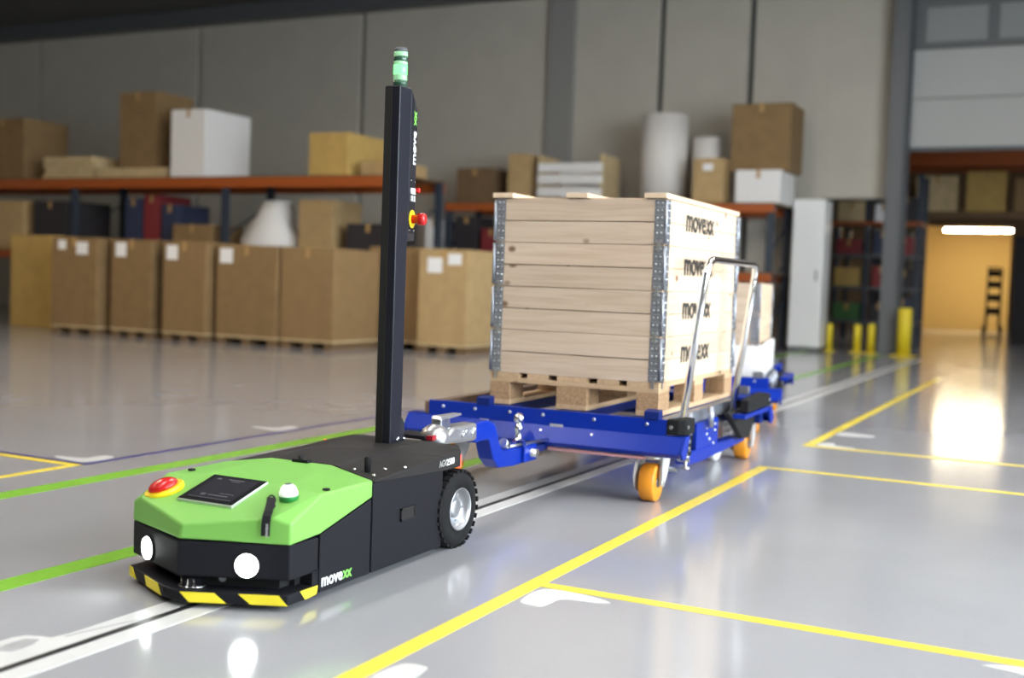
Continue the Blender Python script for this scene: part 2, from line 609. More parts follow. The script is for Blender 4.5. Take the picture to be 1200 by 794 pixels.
for i, (x, y) in enumerate([(-6, 23.5), (2.2, 20.6)]):  # second lamp added out of view to brighten the high rack goods
    l = thing('rear_lamp', ['lamp over the goods racks behind the wall opening', 'added unseen lamp in the rear hall right of the gate'][i], 'lamp', (x, y, 4.6))
    box('housing', 'white_plastic', -0.2, 0.2, -0.7, 0.7, 0.02, 0.395, l)
    box('diffuser', 'lamp_diffuser', -0.17, 0.17, -0.67, 0.67, 0, 0.018, l)

# ------------------------------------------------------------------ floor markings (paint films)
ZP = 0.0012


def strip(name, material, x0, x1, y0, y1, z=ZP, label=None, parent=None):
    o = box(name, material, x0, x1, y0, y1, 0.0, z, parent)
    if parent is None:
        tag(o, label, 'floor marking')
    return o


strip('floor_line', 'line_yellow', -1.475, -1.42, 1.2, 5.84, label='long yellow floor line running beside the tow train')
strip('floor_line', 'line_yellow', -1.42, 5.5, 3.085, 3.135, label='nearest thin yellow cross line at the lower right')
strip('floor_line', 'line_yellow', -1.42, 6.5, 5.79, 5.84, label='thin yellow cross line at the corner beyond the rear caster')
strip('floor_line', 'line_yellow', -1.465, -1.41, 6.77, 13.4, label='far yellow floor line receding towards the warm lit room')
strip('floor_line', 'line_yellow', -1.41, 6.5, 6.77, 6.82, label='farthest thin yellow cross line starting at the far yellow line')
strip('floor_line', 'line_green', -3.80, -3.69, 0.6, 17.5, label='green floor line beside the thin blue line')
strip('floor_line', 'line_green', -2.74, -2.645, 0.6, 17.5, label='green floor line passing close behind the green vehicle')
strip('floor_line', 'line_blue', -4.08, -4.045, 3.83, 16.0, label='thin blue floor line running towards the cartons')
strip('floor_line', 'line_blue', -9.0, -4.045, 3.80, 3.835, label='thin blue cross line at the left edge')
strip('floor_line', 'line_yellow', -9.0, -4.06, 3.745, 3.795, label='yellow cross line beside the blue cross line at the left')
strip('floor_line', 'line_yellow', -4.10, -4.055, 1.5, 3.745, label='yellow floor line meeting the blue corner at the left')
gl = thing('guide_track', 'white guide band with a black centre line under the tow train', 'floor marking')
strip('band', 'line_white', -2.205, -2.045, 0.8, 16.8, parent=gl)
strip('magnetic_tape', 'line_black', -2.136, -2.112, 0.8, 16.8, z=0.0022, parent=gl)
outer = [(-2.204, 2.107), (-2.204, 2.036), (-2.216, 1.984), (-2.244, 1.978), (-2.279, 1.963), (-2.293, 1.934), (-2.291, 1.850), (-2.197, 1.688), (-2.175, 1.802), (-2.175, 1.948)]
MB().prism([(x, y, 0) for x, y in outer], (0, 0, 0.0011)).build('branch_band', 'line_white', gl)
mat('line_greyed', (0.38, 0.382, 0.39), 0.3)
hole = [(-2.240, 1.810), (-2.256, 1.869), (-2.261, 1.907), (-2.258, 1.944), (-2.226, 1.957), (-2.208, 1.926), (-2.203, 1.892), (-2.206, 1.857), (-2.233, 1.851), (-2.213, 1.799)]
MB().prism([(x, y, 0) for x, y in hole], (0, 0, 0.0019)).build('branch_patch', 'line_greyed', gl)
thin = [(-2.194, 2.006), (-2.178, 2.082), (-2.162, 2.152), (-2.137, 2.230)]
bd = MB()
for (a, b) in zip(thin[:-1], thin[1:]):
    bd.prism([(a[0] - .004, a[1], 0), (a[0] + .004, a[1], 0), (b[0] + .004, b[1], 0), (b[0] - .004, b[1], 0)], (0, 0, 0.0018))
bd.build('branch_line', 'line_greyed', gl)


def blob(label, outline):
    """white corner mark with soft lobes; outline in floor metres"""
    n = len(outline)
    p = []
    for i in range(n):
        a, b, c, d = (Vector(outline[(i + k - 1) % n]) for k in range(4))
        for s in range(6):
            t = s / 6
            p.append(0.5 * ((2 * b) + (c - a) * t + (2 * a - 5 * b + 4 * c - d) * t * t + (3 * b - a - 3 * c + d) * t ** 3))
    o = MB().prism([(q.x, q.y, 0) for q in p], (0, 0, ZP)).build('corner_mark', 'line_white')
    tag(o, label, 'floor marking')


def lmark(label, x, y, sx, sy, sz=1.0):
    """an L of two rounded lobes opening in direction sx, sy from the corner x, y"""
    a, b = 0.105 * sz, 0.24 * sz
    ol = [(0.01, 0.01), (b * 0.6, 0.0), (b, 0.03), (b * 0.93, a * .55), (a * 1.05, a * .8), (a * .9, b * .6), (a * .75, b * .8), (0.01, b * .72)]
    blob(label, [(x + sx * p, y + sy * q) for p, q in ol])


lmark('white lobed corner mark at the near thin yellow cross line', -1.41, 3.075, 1, -1, 0.95)
lmark('white lobed corner mark cut by the bottom edge beside the long yellow line', -1.41, 2.12, 1, 1, 0.9)
lmark('white lobed mark at the lower right edge of the picture', -0.02, 3.075, -1, -1, 0.7)
lmark('white lobed mark at the blue corner at the left', -4.09, 3.85, -1, 1, 1.0)
lmark('white lobed mark on the blue line behind the mast', -4.09, 5.28, -1, 1, 1.0)
lmark('white lobed mark inside the corner of the farthest yellow lines', -1.40, 6.83, 1, 1, 0.9)
blob('white bar mark beyond the farthest yellow corner', [(-1.40, 7.42), (-1.2, 7.47), (-1.2, 7.56), (-1.40, 7.6)])

# ================================================================== TOW VEHICLE
agv = thing('automated_tow_vehicle', 'low green and black driverless tow vehicle with a tall black mast and lit headlights', 'tow vehicle', (-2.157, 2.9, 0))
Y0 = 2.9


def P(u, y, z):
    return (u, y - Y0, z)


HW = 0.282
# green front cover
gc = MB()
bot = [(-HW, 2.60, .184), (-HW, 2.471, .178), (-.14, 2.411, .18), (0, 2.351, .183), (.14, 2.411, .18), (HW, 2.471, .178), (HW, 2.604, .184), (HW, 2.862, .248)]
V = {}
vs = []


def gv(k, u, y, z):
    V[k] = len(vs)
    vs.append(P(u, y, z))


gv('E_', -HW, 2.862, .248); gv('D_', -HW, 2.604, .184); gv('C_', -HW, 2.471, .178); gv('M_', -.14, 2.411, .181)
gv('B', 0, 2.351, .183); gv('M', .14, 2.411, .181); gv('C', HW, 2.471, .178); gv('D', HW, 2.604, .184); gv('E', HW, 2.862, .248)
gv('c_', -HW, 2.473, .234); gv('q_', -.235, 2.452, .250); gv('m_', -.10, 2.395, .238); gv('b', 0.01, 2.354, .224); gv('m', .12, 2.404, .238)
gv('q', .235, 2.452, .251); gv('c', HW, 2.473, .236)
gv('K_', -HW, 2.61, .299); gv('k_', -.15, 2.625, .306); gv('k', .15, 2.625, .306); gv('K', HW, 2.61, .300)
gv('e_', -HW, 2.862, .300); gv('r_', -.18, 2.97, .309); gv('r', .06, 2.97, .309); gv('e', HW, 2.862, .300)
gv('h_', -.135, 2.475, .260); gv('h', .135, 2.475, .260)
gf = [[V[k] for k in f.split()] for f in (
    'C_ M_ m_ q_ c_', 'M_ B b m_', 'B M m b', 'M C c q m', 'C D K c', 'D E e K', 'C_ c_ K_ D_', 'D_ K_ e_ E_',
    'c_ q_ K_', 'q_ k_ K_', 'q_ m_ h_ k_', 'm_ b m h h_', 'h_ h k k_', 'm q k h', 'q c K', 'q K k',
    'K_ k_ r_ e_', 'k_ k r r_', 'k K e r',
    'E_ e_ r_', 'E_ r_ r', 'E_ r E', 'E r e', 'C_ D_ E_ E D C M B M_')]
gc.add(vs, gf)
cover = gc.build('front_cover', 'agv_green', agv, 0.007, 3, label='bright green faceted front cover')
# black body below the cover: front band
hexo = [(-HW, 2.604), (-HW, 2.471), (0, 2.351), (HW, 2.471), (HW, 2.604)]
ins = 0.003


def hexpts(off, z):
    return [P(-HW + off, 2.602, z), P(-HW + off, 2.471 + off * .6, z), P(0, 2.351 + off, z), P(HW - off, 2.471 + off * .6, z), P(HW - off, 2.602, z)]


MB().prism(hexpts(0.002, .082), (0, 0, .096)).build('front_band', 'agv_black', agv, 0.005, 2)
MB().prism(hexpts(0.06, .04), (0, 0, .05)).build('front_recess', 'gap_black', agv)
for s in (-1, 1):
    # corner post joining band and bumper on each flank
    x0, x1 = sorted((s * (HW - .002), s * (HW - .05)))
    MB().box(x0, x1, 2.575 - Y0, 2.602 - Y0, .02, .09).build('corner_post', 'agv_black', agv)
    # front flank panel under the rising edge of the cover
    x0, x1 = sorted((s * (HW - .001), s * (HW - .04)))
    MB().prism([(x0, 2.607 - Y0, .02), (x0, 2.859 - Y0, .02), (x0, 2.859 - Y0, .244), (x0, 2.607 - Y0, .182)], (x1 - x0, 0, 0)).build('flank_panel', 'agv_black', agv, 0.003)
# inner core seen in the seams
box('inner_frame', 'gap_black', -.24, .24, 2.55 - Y0, 3.30 - Y0, .02, .24, agv)
# rear body with the big side flanks
MB().prism([P(-HW + .0015, 2.868, .02), P(-HW + .0015, 3.282, .02), P(-HW + .0015, 3.282, .305), P(-HW + .0015, 2.868, .290)], (2 * HW - .003, 0, 0)).build('rear_body', 'agv_black', agv, 0.004)
box('axle_housing', 'agv_black', -.19, .19, 3.28 - Y0, 3.50 - Y0, .05, .28, agv, 0.005)
# rear hood (faceted)
hv = [P(-HW, 2.870, .298), P(-.18, 2.978, .308), P(.06, 2.978, .308), P(HW, 2.870, .298),
      P(HW, 3.284, .321), P(HW, 3.395, .327), P(.22, 3.49, .327), P(-.22, 3.49, .327), P(-HW, 3.395, .310), P(-HW, 3.284, .304),
      P(-.12, 3.16, .335), P(.12, 3.16, .340), P(.14, 3.42, .342), P(-.14, 3.42, .340)]
low = [(x, y, (z - .006 if y < 0.38 else .272)) for (x, y, z) in hv[:10]]
hf = [(0, 1, 10, 9), (1, 2, 11, 10), (2, 3, 4, 11), (4, 5, 12, 11), (5, 6, 12), (6, 7, 13, 12), (7, 8, 13), (8, 9, 10, 13), (10, 11, 12, 13)]
nv = len(hv)
hf += [(i, (i + 1) % 10, nv + (i + 1) % 10, nv + i) for i in range(10)] + [tuple(nv + i for i in range(10))]
MB().add(hv + low, hf).build('rear_hood', 'agv_hood', agv, 0.004)
# grip in the flank; its recess shade is a flat black plate
MB().box(HW - .002, HW + .004, 3.021 - Y0, 3.107 - Y0, .150, .156).box(HW - .002, HW + .004, 3.021 - Y0, 3.107 - Y0, .183, .189) \
    .box(HW - .002, HW + .004, 3.021 - Y0, 3.027 - Y0, .15, .189).box(HW - .002, HW + .004, 3.101 - Y0, 3.107 - Y0, .15, .189).build('grip_frame', 'agv_hood', agv)
box('grip_shade', 'gap_black', HW - .001, HW + .0015, 3.027 - Y0, 3.101 - Y0, .156, .183, agv)
# bumper
bump_poly = [(-.285, 2.60), (-.285, 2.466), (-.05, 2.352), (0.02, 2.338), (.285, 2.462), (.285, 2.60)]
bumper = MB().prism([P(u, y, .017) for u, y in bump_poly], (0, 0, .030)).build('bumper', 'agv_black', agv, 0.004)


def on_front(u, z, out=0.002):
    """point on the bumper's outer skin at lateral position u"""
    seg = [((-.285, 2.466), (-.05, 2.352)), ((-.05, 2.352), (0.02, 2.338)), ((0.02, 2.338), (.285, 2.462))]
    for a, b in seg:
        if a[0] <= u <= b[0]:
            t = (u - a[0]) / (b[0] - a[0])
            return P(u, a[1] + t * (b[1] - a[1]) - out, z)


for (t0, t1, b0, b1) in ((-.175, -.085, -.16, -.06), (.022, .105, .045, .135), (.165, .262, .195, .284), (-.284, -.262, -.284, -.235)):
    a = [on_front(t0, .0455), on_front(t1, .0455), on_front(b1, .0185), on_front(b0, .0185)]
    MB().prism(a, (0, 0.003, 0)).build('hazard_stripe', 'hazard_yellow', bumper)
MB().prism([P(.2865, 2.515, .0455), P(.2865, 2.594, .0455), P(.2865, 2.588, .023), P(.2865, 2.538, .0185)], (-.003, 0, 0)).build('hazard_stripe', 'hazard_yellow', bumper)
# laser scanner
scn = MB().lathe([(.040, .047), (.040, .053), (.034, .055), (.034, .095), (.030, .097)], P(.01, 2.405, 0), 'z', 24).build('laser_scanner', 'screen_glass', agv)
MB().lathe([(.042, .0480), (.042, .0515)], P(.01, 2.405, 0), 'z', 24).build('scanner_ring', 'chrome', scn)
MB().lathe([(.004, 0), (.010, .022)], P(.085, 2.44, .075), (0.6, -1, 0), 12).build('sensor_horn', 'steel_grey', agv)
# headlights
for s in (-1, 1):
    u = .175 * s
    nrm = Vector((s * .12, -.282, 0)).normalized()
    c = Vector(P(u, 2.351 + abs(u) * .12 / .282, .120))
    hl = MB().lathe([(.036, -.004), (.036, .003), (.033, .004)], c, nrm, 28).build('headlight', 'gap_black', agv)
    MB().lathe([(.0325, .0035), (.031, .008), (.022, .012), (.001, .0135)], c, nrm, 28).build('lens', 'headlight', hl)
    sd = bpy.data.lights.new('headlight_beam', 'SPOT')
    sd.energy = 1.3
    sd.spot_size = R(110)
    sd.spot_blend = 0.8
    sd.shadow_soft_size = 0.03
    sd.color = (0.93, 1, 0.97)
    so = bpy.data.objects.new('headlight_beam', sd)
    col.objects.link(so)
    so.parent = agv
    so.location = c + nrm * .03
    so.rotation_euler = (nrm + Vector((0, 0, -.35))).to_track_quat('-Z', 'Y').to_euler()

# sloped dashboard plane helpers
SL_A = Vector(P(0, 2.475, .262))
SL_N = Vector((0, -(.306 - .262), (2.625 - 2.475))).normalized()
SL_X = Vector((1, 0, 0))
SL_Y = SL_N.cross(SL_X)


def dash(u, y, h=0.0):
    """point on the sloped dash"""
    z = .262 + (y - 2.475) * (.306 - .262) / .15
    return Vector(P(u, y, z)) + SL_N * h


def dash_quad(mb, u0, u1, y0, y1, h0, h1):
    a = [dash(u0, y0, h0), dash(u1, y0, h0), dash(u1, y1, h0), dash(u0, y1, h0)]
    return mb.prism(a, SL_N * (h1 - h0))


ts = dash_quad(MB(), -.108, .088, 2.462, 2.618, -.004, .006).build('touch_screen', 'aluminium', agv, 0.002)
dash_quad(MB(), -.106, .086, 2.465, 2.616, .0055, .0075).build('screen_glass', 'screen_glass', ts)
dash_quad(MB(), -.088, .068, 2.482, 2.606, .0075, .0079).build('display', 'screen_display', ts)
mk = MB()
for (u0, u1, y0, y1) in ((-.035, .02, 2.594, 2.598), (-.02, .012, 2.586, 2.589), (-.075, -.06, 2.59, 2.598), (-.03, .04, 2.50, 2.504), (-.055, -.04, 2.497, 2.508), (.0, .05, 2.514, 2.517), (-.085, .065, 2.483, 2.485)):
    dash_quad(mk, u0, u1, y0, y1, .0079, .0082)
mk.build('screen_marks', 'screen_mark', ts)
# emergency stop on the left flank of the dash
c = Vector(P(-.203, 2.513, .270))
n = Vector((-.2, -.3, 1)).normalized()
es = MB().lathe([(.057, -.012), (.057, .005), (.055, .007)], c, n, 32).build('emergency_stop', 'estop_yellow', agv)
prof = [(.038, .006), (.042, .009)] + [(.043 * math.cos(a), .011 + .021 * math.sin(a)) for a in [R(d) for d in range(0, 88, 12)]] + [(.001, .032)]
MB().lathe(prof, c, n, 32).build('button', 'estop_red', es)
# start button / white dome
c = dash(.212, 2.553, -.002)
c = Vector(P(.208, 2.556, .284))
bc = MB().lathe([(.026, -.004), (.027, .010), (.026, .012)], c, (0, -.1, 1), 28).build('start_button', 'beacon_green', agv)
MB().lathe([(.0265, .011), (.026, .02), (.021, .033), (.012, .041), (.011, .0415)], c, (0, -.1, 1), 28).build('dome', 'beacon_white', bc)
MB().lathe([(.0115, .0405), (.010, .043)], c, (0, -.1, 1), 20).build('dome_cap', 'steel_grey', bc)
# key with tag hanging over the edge
kt = MB().lathe([(.014, 0), (.014, .004)], P(.19, 2.500, .268), (0, -.3, 1), 20).build('key_switch', 'tag_black', agv)
tg = MB()
tp = [P(.188, 2.512, .284), P(.196, 2.500, .289), P(.206, 2.486, .279), P(.214, 2.472, .270), P(.221, 2.458, .261), P(.225, 2.446, .250), P(.226, 2.441, .228), P(.226, 2.440, .198)]
for a, b in zip(tp[:-1], tp[1:]):
    a = Vector(a) + Vector((0, -.004, 0.006))
    b = Vector(b) + Vector((0, -.004, 0.006))
    wv = Vector((.0105, .0045, 0))
    tg.prism([a - wv, a + wv, b + wv, b - wv], (-.0006, -.0016, .0016))
tag_o = tg.build('key_tag', 'tag_black', kt)
a = Vector(tp[6]) + Vector((0, -.004, .006)); b = Vector(tp[7]) + Vector((0, -.004, .006))
text('tag_lettering', 'movexx', .013, 'tag_grey', kt, frame(Vector((.233, 2.4365 - Y0, .202)), (0, .0, .03), (-.0105, -.0045, 0)), bold=.0003, sx=.85)
MB().tube([Vector(P(.19, 2.503, .275)) + Vector((.012 * math.cos(t), .002, .012 + .012 * math.sin(t))) for t in [2 * math.pi * k / 14 for k in range(15)]], .0025, 6).build('key_ring', 'tag_black', kt)
# small black caps and screws on the cover
for (u, y, z) in ((.262, 2.655, .3005), (-.235, 2.66, .3035)):
    MB().lathe([(.011, -.002), (.011, .003), (.009, .004)], P(u, y, z), 'z', 20).build('rubber_cap', 'rubber', agv)
MB().box(-.08, -.02, 2.945 - Y0, 2.965 - Y0, .307, .318).lathe([(.008, 0), (.008, .02)], P(-.05, 2.95, .312), 'z', 12).build('cover_latch', 'tag_black', agv)
MB().lathe([(.010, 0), (.011, .045), (.006, .050)], P(.2, 2.955, .302), 'z', 16).build('antenna_knob', 'rubber', agv)
for (u, y) in ((.155, 2.95), (.255, 2.905), (.235, 3.0), (.272, 3.055)):
    MB().lathe([(.0055, 0), (.0055, .006), (.003, .009)], P(u, y, .302 + (y - 2.9) * .04), 'z', 10).build('screw', 'chrome', agv)
# logos on flanks
logo(agv, P(HW + .0005, 2.614, .036), (0, 1, 0), (0, 0, 1), .050, 'logo_white', 'logo_green', sx=.92, bold=.018)
text('model_lettering', 'AGV', .030, 'tag_grey', agv, frame(P(HW + .0006, 3.252, .287), (0, 1, 0.03), (0, 0, 1)), bold=.0002, sx=.8)
text('model_lettering', '2500', .030, 'logo_white', agv, frame(P(HW + .0006, 3.300, .288), (0, 1, 0.03), (0, 0, 1)), bold=.0004, sx=.85)
# rear wheels
for s in (-1, 1):
    cx = s * .255
    prof = [(.075, -.036), (.112, -.036), (.126, -.028), (.130, -.018), (.130, .018), (.126, .028), (.112, .036), (.075, .036), (.072, .0)]
    wl = MB().lathe([(r, h) for r, h in prof], P(cx, 3.385, .130), 'x', 40).build('wheel', 'rubber', agv)
    tr = MB()
    for k in range(28):
        a = 2 * math.pi * k / 28
        m = Matrix.Translation(P(cx, 3.385, .130)) @ Matrix.Rotation(a, 4, 'X')
        tr.box(-.034, -.006, -.0085, .0085, .126, .1335, m)
        m2 = Matrix.Translation(P(cx, 3.385, .130)) @ Matrix.Rotation(a + math.pi / 28, 4, 'X')
        tr.box(.006, .034, -.0085, .0085, .126, .1335, m2)
    tr.build('tread', 'rubber', wl)
    MB().lathe([(.068, .036 * s), (.071, .040 * s), (.073, .036 * s), (.069, .034 * s), (.064, .026 * s), (.058, .006 * s), (.038, .004 * s), (.034, .020 * s), (.024, .024 * s), (.001, .024 * s)], P(cx, 3.385, .130), 'x', 36, True, False).build('rim', 'rim_silver', wl)
    nb = MB()
    for k in range(5):
        a = 2 * math.pi * k / 5
        nb.cyl(P(cx + s * .010, 3.385 + .047 * math.cos(a), .130 + .047 * math.sin(a)), P(cx + s * .018, 3.385 + .047 * math.cos(a), .130 + .047 * math.sin(a)), .006, 6)
    nb.build('wheel_nuts', 'zinc', wl)
    MB().box(*sorted((s * .262, s * .280)), 3.392 - Y0, 3.404 - Y0, .268, .312).build('tail_light', 'tail_red', agv)
# coupling plate with red ends behind the mast
cp_ = box('coupling_plate', 'agv_black', -.03, .10, 3.46 - Y0, 3.56 - Y0, .338, .352, agv, 0.003)
box('reflector', 'reflector_red', .1005, .125, 3.47 - Y0, 3.56 - Y0, .337, .353, cp_)
MB().lathe([(.012, .35), (.012, .37)], P(.065, 3.52, 0), 'z', 16).build('tow_ball_neck', 'chrome', agv)

# mast
ms = MB().box(-.003, .057, 3.300 - Y0, 3.374 - Y0, .325, 1.545).build('mast', 'mast_black', agv, 0.004)
MB().box(.0235, .0275, 3.297 - Y0, 3.301 - Y0, .34, 1.54).build('groove_strip', 'agv_hood', ms)
box('front_channel', 'gap_black', -.001, .0235, 3.2985 - Y0, 3.302 - Y0, .33, 1.54, ms)
MB().prism([P(.0, 3.374, .325), P(.0, 3.395, .325), P(.0, 3.395, .40), P(.0, 3.374, .425)], (.056, 0, 0)).build('mast_foot', 'mast_black', ms, 0.002)
for y in (3.345, 3.388):
    MB().lathe([(.006, 0), (.006, .004), (.003, .006)], P(.056, y, .348), 'x', 10).build('bolt', 'chrome', ms)
MB().lathe([(.006, 0), (.006, .004), (.003, .006)], P(.057, 3.35, .352), 'x', 10).build('bolt', 'chrome', ms)
# control box: angled control face on the rear half of the mast
cb_poly = [(.0, 3.374), (.057, 3.374), (.040, 3.446), (.0, 3.446)]
cb = MB()
zt = 1.545
cb.add([P(*q, 1.03) for q in cb_poly] + [P(.0, 3.374, zt), P(.057, 3.374, zt), P(.040, 3.446, zt - .065), P(.0, 3.446, zt - .065)],
       [(0, 3, 2, 1), (4, 5, 6, 7), (0, 1, 5, 4), (1, 2, 6, 5), (2, 3, 7, 6), (3, 0, 4, 7)])
ctl = cb.build('control_box', 'mast_black', ms, 0.003)
cxd = Vector((-.017, .072, 0)).normalized()
cnn = Vector((.072, .017, 0)).normalized()


def ctl_pt(t, z, out=0.0):
    return Vector(P(.057, 3.374, z)) + cxd * (.074 * t) + cnn * out


def ctl_quad(name, material, t0, t1, z0, z1, h):
    return MB().prism([ctl_pt(t0, z0, 0), ctl_pt(t1, z0, 0), ctl_pt(t1, z1, 0), ctl_pt(t0, z1, 0)], cnn * h).build(name, material, ctl)


MB().prism([ctl_pt(.40, 1.515), ctl_pt(.72, 1.495), ctl_pt(.95, 1.445), ctl_pt(.85, 1.44), ctl_pt(.40, 1.48)], cnn * .001).build('grip_hole_shade', 'gap_black', ctl)  # shade inside the hole laid on as a flat black plate
ctl_quad('control_plate', 'agv_black', .12, .9, 1.055, 1.245, .0012)
for (t, z) in ((.30, 1.20), (.62, 1.20), (.30, 1.175), (.62, 1.175)):
    ctl_quad('push_button', 'paper_label' if z > 1.19 else 'tag_grey', t - .12, t + .12, z - .010, z + .010, .006)
MB().lathe([(.009, 0), (.009, .016), (.007, .018)], ctl_pt(.9, 1.205), cnn, 16).build('push_button', 'estop_red', ctl)
for (t, z) in ((.2, 1.235), (.8, 1.235), (.2, 1.066), (.8, 1.066)):
    MB().lathe([(.003, 0), (.003, .003)], ctl_pt(t, z), cnn, 8).build('screw', 'chrome', ctl)
e2 = MB().lathe([(.031, .001), (.031, .004)], ctl_pt(.48, 1.105), cnn, 28).build('mast_emergency_stop', 'estop_yellow', ctl)
MB().lathe([(.015, .003), (.015, .022), (.0205, .024), (.0215, .045), (.017, .052), (.001, .053)], ctl_pt(.48, 1.105), cnn, 28).build('button', 'estop_red', e2)
mm = frame(ctl_pt(.78, 1.29, .0012), (0, 0, 1), -cxd)
text('wordmark', 'move', .052, 'logo_white', ctl, mm, bold=.0012)
text('wordmark_cross', 'xx', .052, 'logo_green', ctl, mm @ Matrix.Translation((.135, 0, 0)), bold=.0008, space=.86)
# signal lamp on top of the mast
sg = MB().lathe([(.024, 0), (.024, .018), (.021, .020)], P(.032, 3.338, 1.545), 'z', 28).build('signal_lamp', 'signal_dark', ms)
for (z0, z1, m) in ((.020, .040, 'signal_clear'), (.040, .072, 'signal_green'), (.072, .084, 'signal_clear'), (.084, .100, 'signal_dark'), (.100, .116, 'signal_clear')):
    MB().lathe([(.0225, z0), (.0235, z0 + .002), (.0235, z1 - .002), (.0225, z1)], P(.032, 3.338, 1.545), 'z', 28).build('light_segment', m, sg)
MB().lathe([(.0235, .116), (.0235, .122), (.018, .130), (.001, .132)], P(.032, 3.338, 1.545), 'z', 28).build('lamp_cap', 'steel_dark', sg)

# ================================================================== TOW TROLLEY (local frame: pallet front-left corner at 0,0)
TX, TY, TPHI = -2.418, 4.630, 0.0205114
ZD = 0.3475          # deck height = pallet underside
trolley = thing('tow_trolley', 'blue steel tow trolley carrying the tall wooden crate, with a chrome push handle', 'trolley', (TX, TY, 0), TPHI, 'tow trolleys')


def channel(parent, ysign, yb):
    """end bar: upright web above an outward sloping skirt; ysign -1 faces the tow vehicle"""
    s = ysign
    fb = MB()
    t = .006
    # web
    fb.box(-.235, .885, *sorted((yb, yb - s * t)), .283, .356)
    # sloping skirt
    a = [(-.335, yb, .290), (.965, yb, .290), (.955, yb + s * .055, .222), (-.325, yb + s * .055, .222)]
    fb.prism(a, (0, -s * t, -.002))
    # lower lip
    fb.prism([(-.325, yb + s * .055, .226), (.955, yb + s * .055, .226), (.955, yb + s * .03, .205), (-.325, yb + s * .03, .205)], (0, -s * t, 0))
    o = fb.build('end_bar' , 'trolley_blue', parent, 0.002)
    # end gussets
    for x0, x1 in ((-.341, -.328), (.958, .971)):
        MB().prism([(x0, yb - s * .05, .292), (x0, yb, .292), (x0, yb + s * .055, .226), (x0, yb + s * .03, .20), (x0, yb - s * .01, .20)], (x1 - x0, 0, 0)).build('gusset', 'trolley_blue', o, 0.002)
    for x0, x1 in ((-.335, -.235), (.885, .965)):
        MB().box(x0, x1, *sorted((yb, yb - s * (.07 if s < 0 else .55))), .272, .292).build('corner_plate', 'trolley_blue', o)
    MB().box(-.30, .93, *sorted((yb - s * .02, yb - s * .10)), .205, .286).build('inner_beam', 'trolley_blue_dark', o)
    for x in (-.16, -.0, .17, .33, .565, .80):
        MB().lathe([(.008, 0), (.008, .003), (.005, .006)], (x, yb, .332), (0, s, 0), 10).build('bolt', 'zinc', o)
    for x in (.33, .565):
        MB().lathe([(.005, 0), (.005, .004)], (x, yb + s * .02, .268), (0, s, .7), 8).build('bolt', 'zinc', o)
    return o


YF, YR = -.14, 1.40
fbar = channel(trolley, -1, YF)
rbar = channel(trolley, 1, YR)
# small print marks on the front skirt
for (x0, x1, zc) in ((.365, .425, .292), (.58, .625, .278), (.025, .07, .286)):
    MB().box(x0, x1, YF - .003, YF - .001, zc - .006, zc + .006).build('print_mark', 'tag_grey', fbar)
# rubber corner bumpers
for (x, y, s) in ((.885, YF, -1), (.885, YR, 1), (-.245, YR, 1)):
    pts = [(x - .0, y + s * .004), (x + .05, y + s * .004), (x + .078, y - s * .014), (x + .082, y - s * .035), (x + .082, y - s * (.13 if s < 0 else .5)), (x + .04, y - s * (.13 if s < 0 else .5))]
    if x < 0:
        pts = [(2 * x + .01 - q[0], q[1]) for q in pts]
    MB().prism([(q[0], q[1], .297) for q in pts], (0, 0, .064)).build('corner_bumper', 'rubber', trolley, 0.006)
for y in (.03 - .14, YR - .05):
    MB().lathe([(.008, 0), (.008, .004)], (.967, y, .33), 'x', 10).build('bolt', 'zinc', trolley)
MB().lathe([(.008, 0), (.008, .004)], (.905, YF - .004, .328), (0, -1, 0), 10).build('bolt', 'zinc', trolley)
# pallet stops
for x0 in (.005, .785):
    MB().prism([(x0, YF + .0, .345), (x0, YF + .0, .385), (x0, YF + .05, .392), (x0, YF + .05, .345)], (.065, 0, 0)).build('pallet_stop', 'trolley_blue_dark', trolley, 0.003)
for x0 in (.005, .785):
    MB().prism([(x0, YR - .05, .345), (x0, YR - .05, .392), (x0, YR, .385), (x0, YR, .345)], (.065, 0, 0)).build('pallet_stop', 'steel_grey', trolley, 0.003)
# longitudinal members and deck plates
for x in (.06, .40, .74):
    MB().box(x - .05, x + .05, YF + .006, YR - .006, .300, .3465).build('deck_beam', 'trolley_blue_dark', trolley, 0.003)
MB().box(.795, .84, YF + .006, YR - .006, .285, .342).build('side_rail', 'galvanised', trolley, 0.003)
MB().box(-.26, -.215, YF + .006, YR - .006, .29, .348).build('side_rail', 'rail_brown', trolley, 0.003)
MB().box(-.215, .885, YF + .006, YF + .10, .330, .3465).build('deck_plate', 'trolley_blue', trolley)
MB().box(-.215, .885, YR - .22, YR - .006, .330, .3465).build('deck_plate', 'trolley_blue', trolley)
# pinkish strip below the front skirt
MB().box(.20, .80, YF - .012, YF + .01, .186, .198).build('pink_rail', 'pink_strip', trolley)
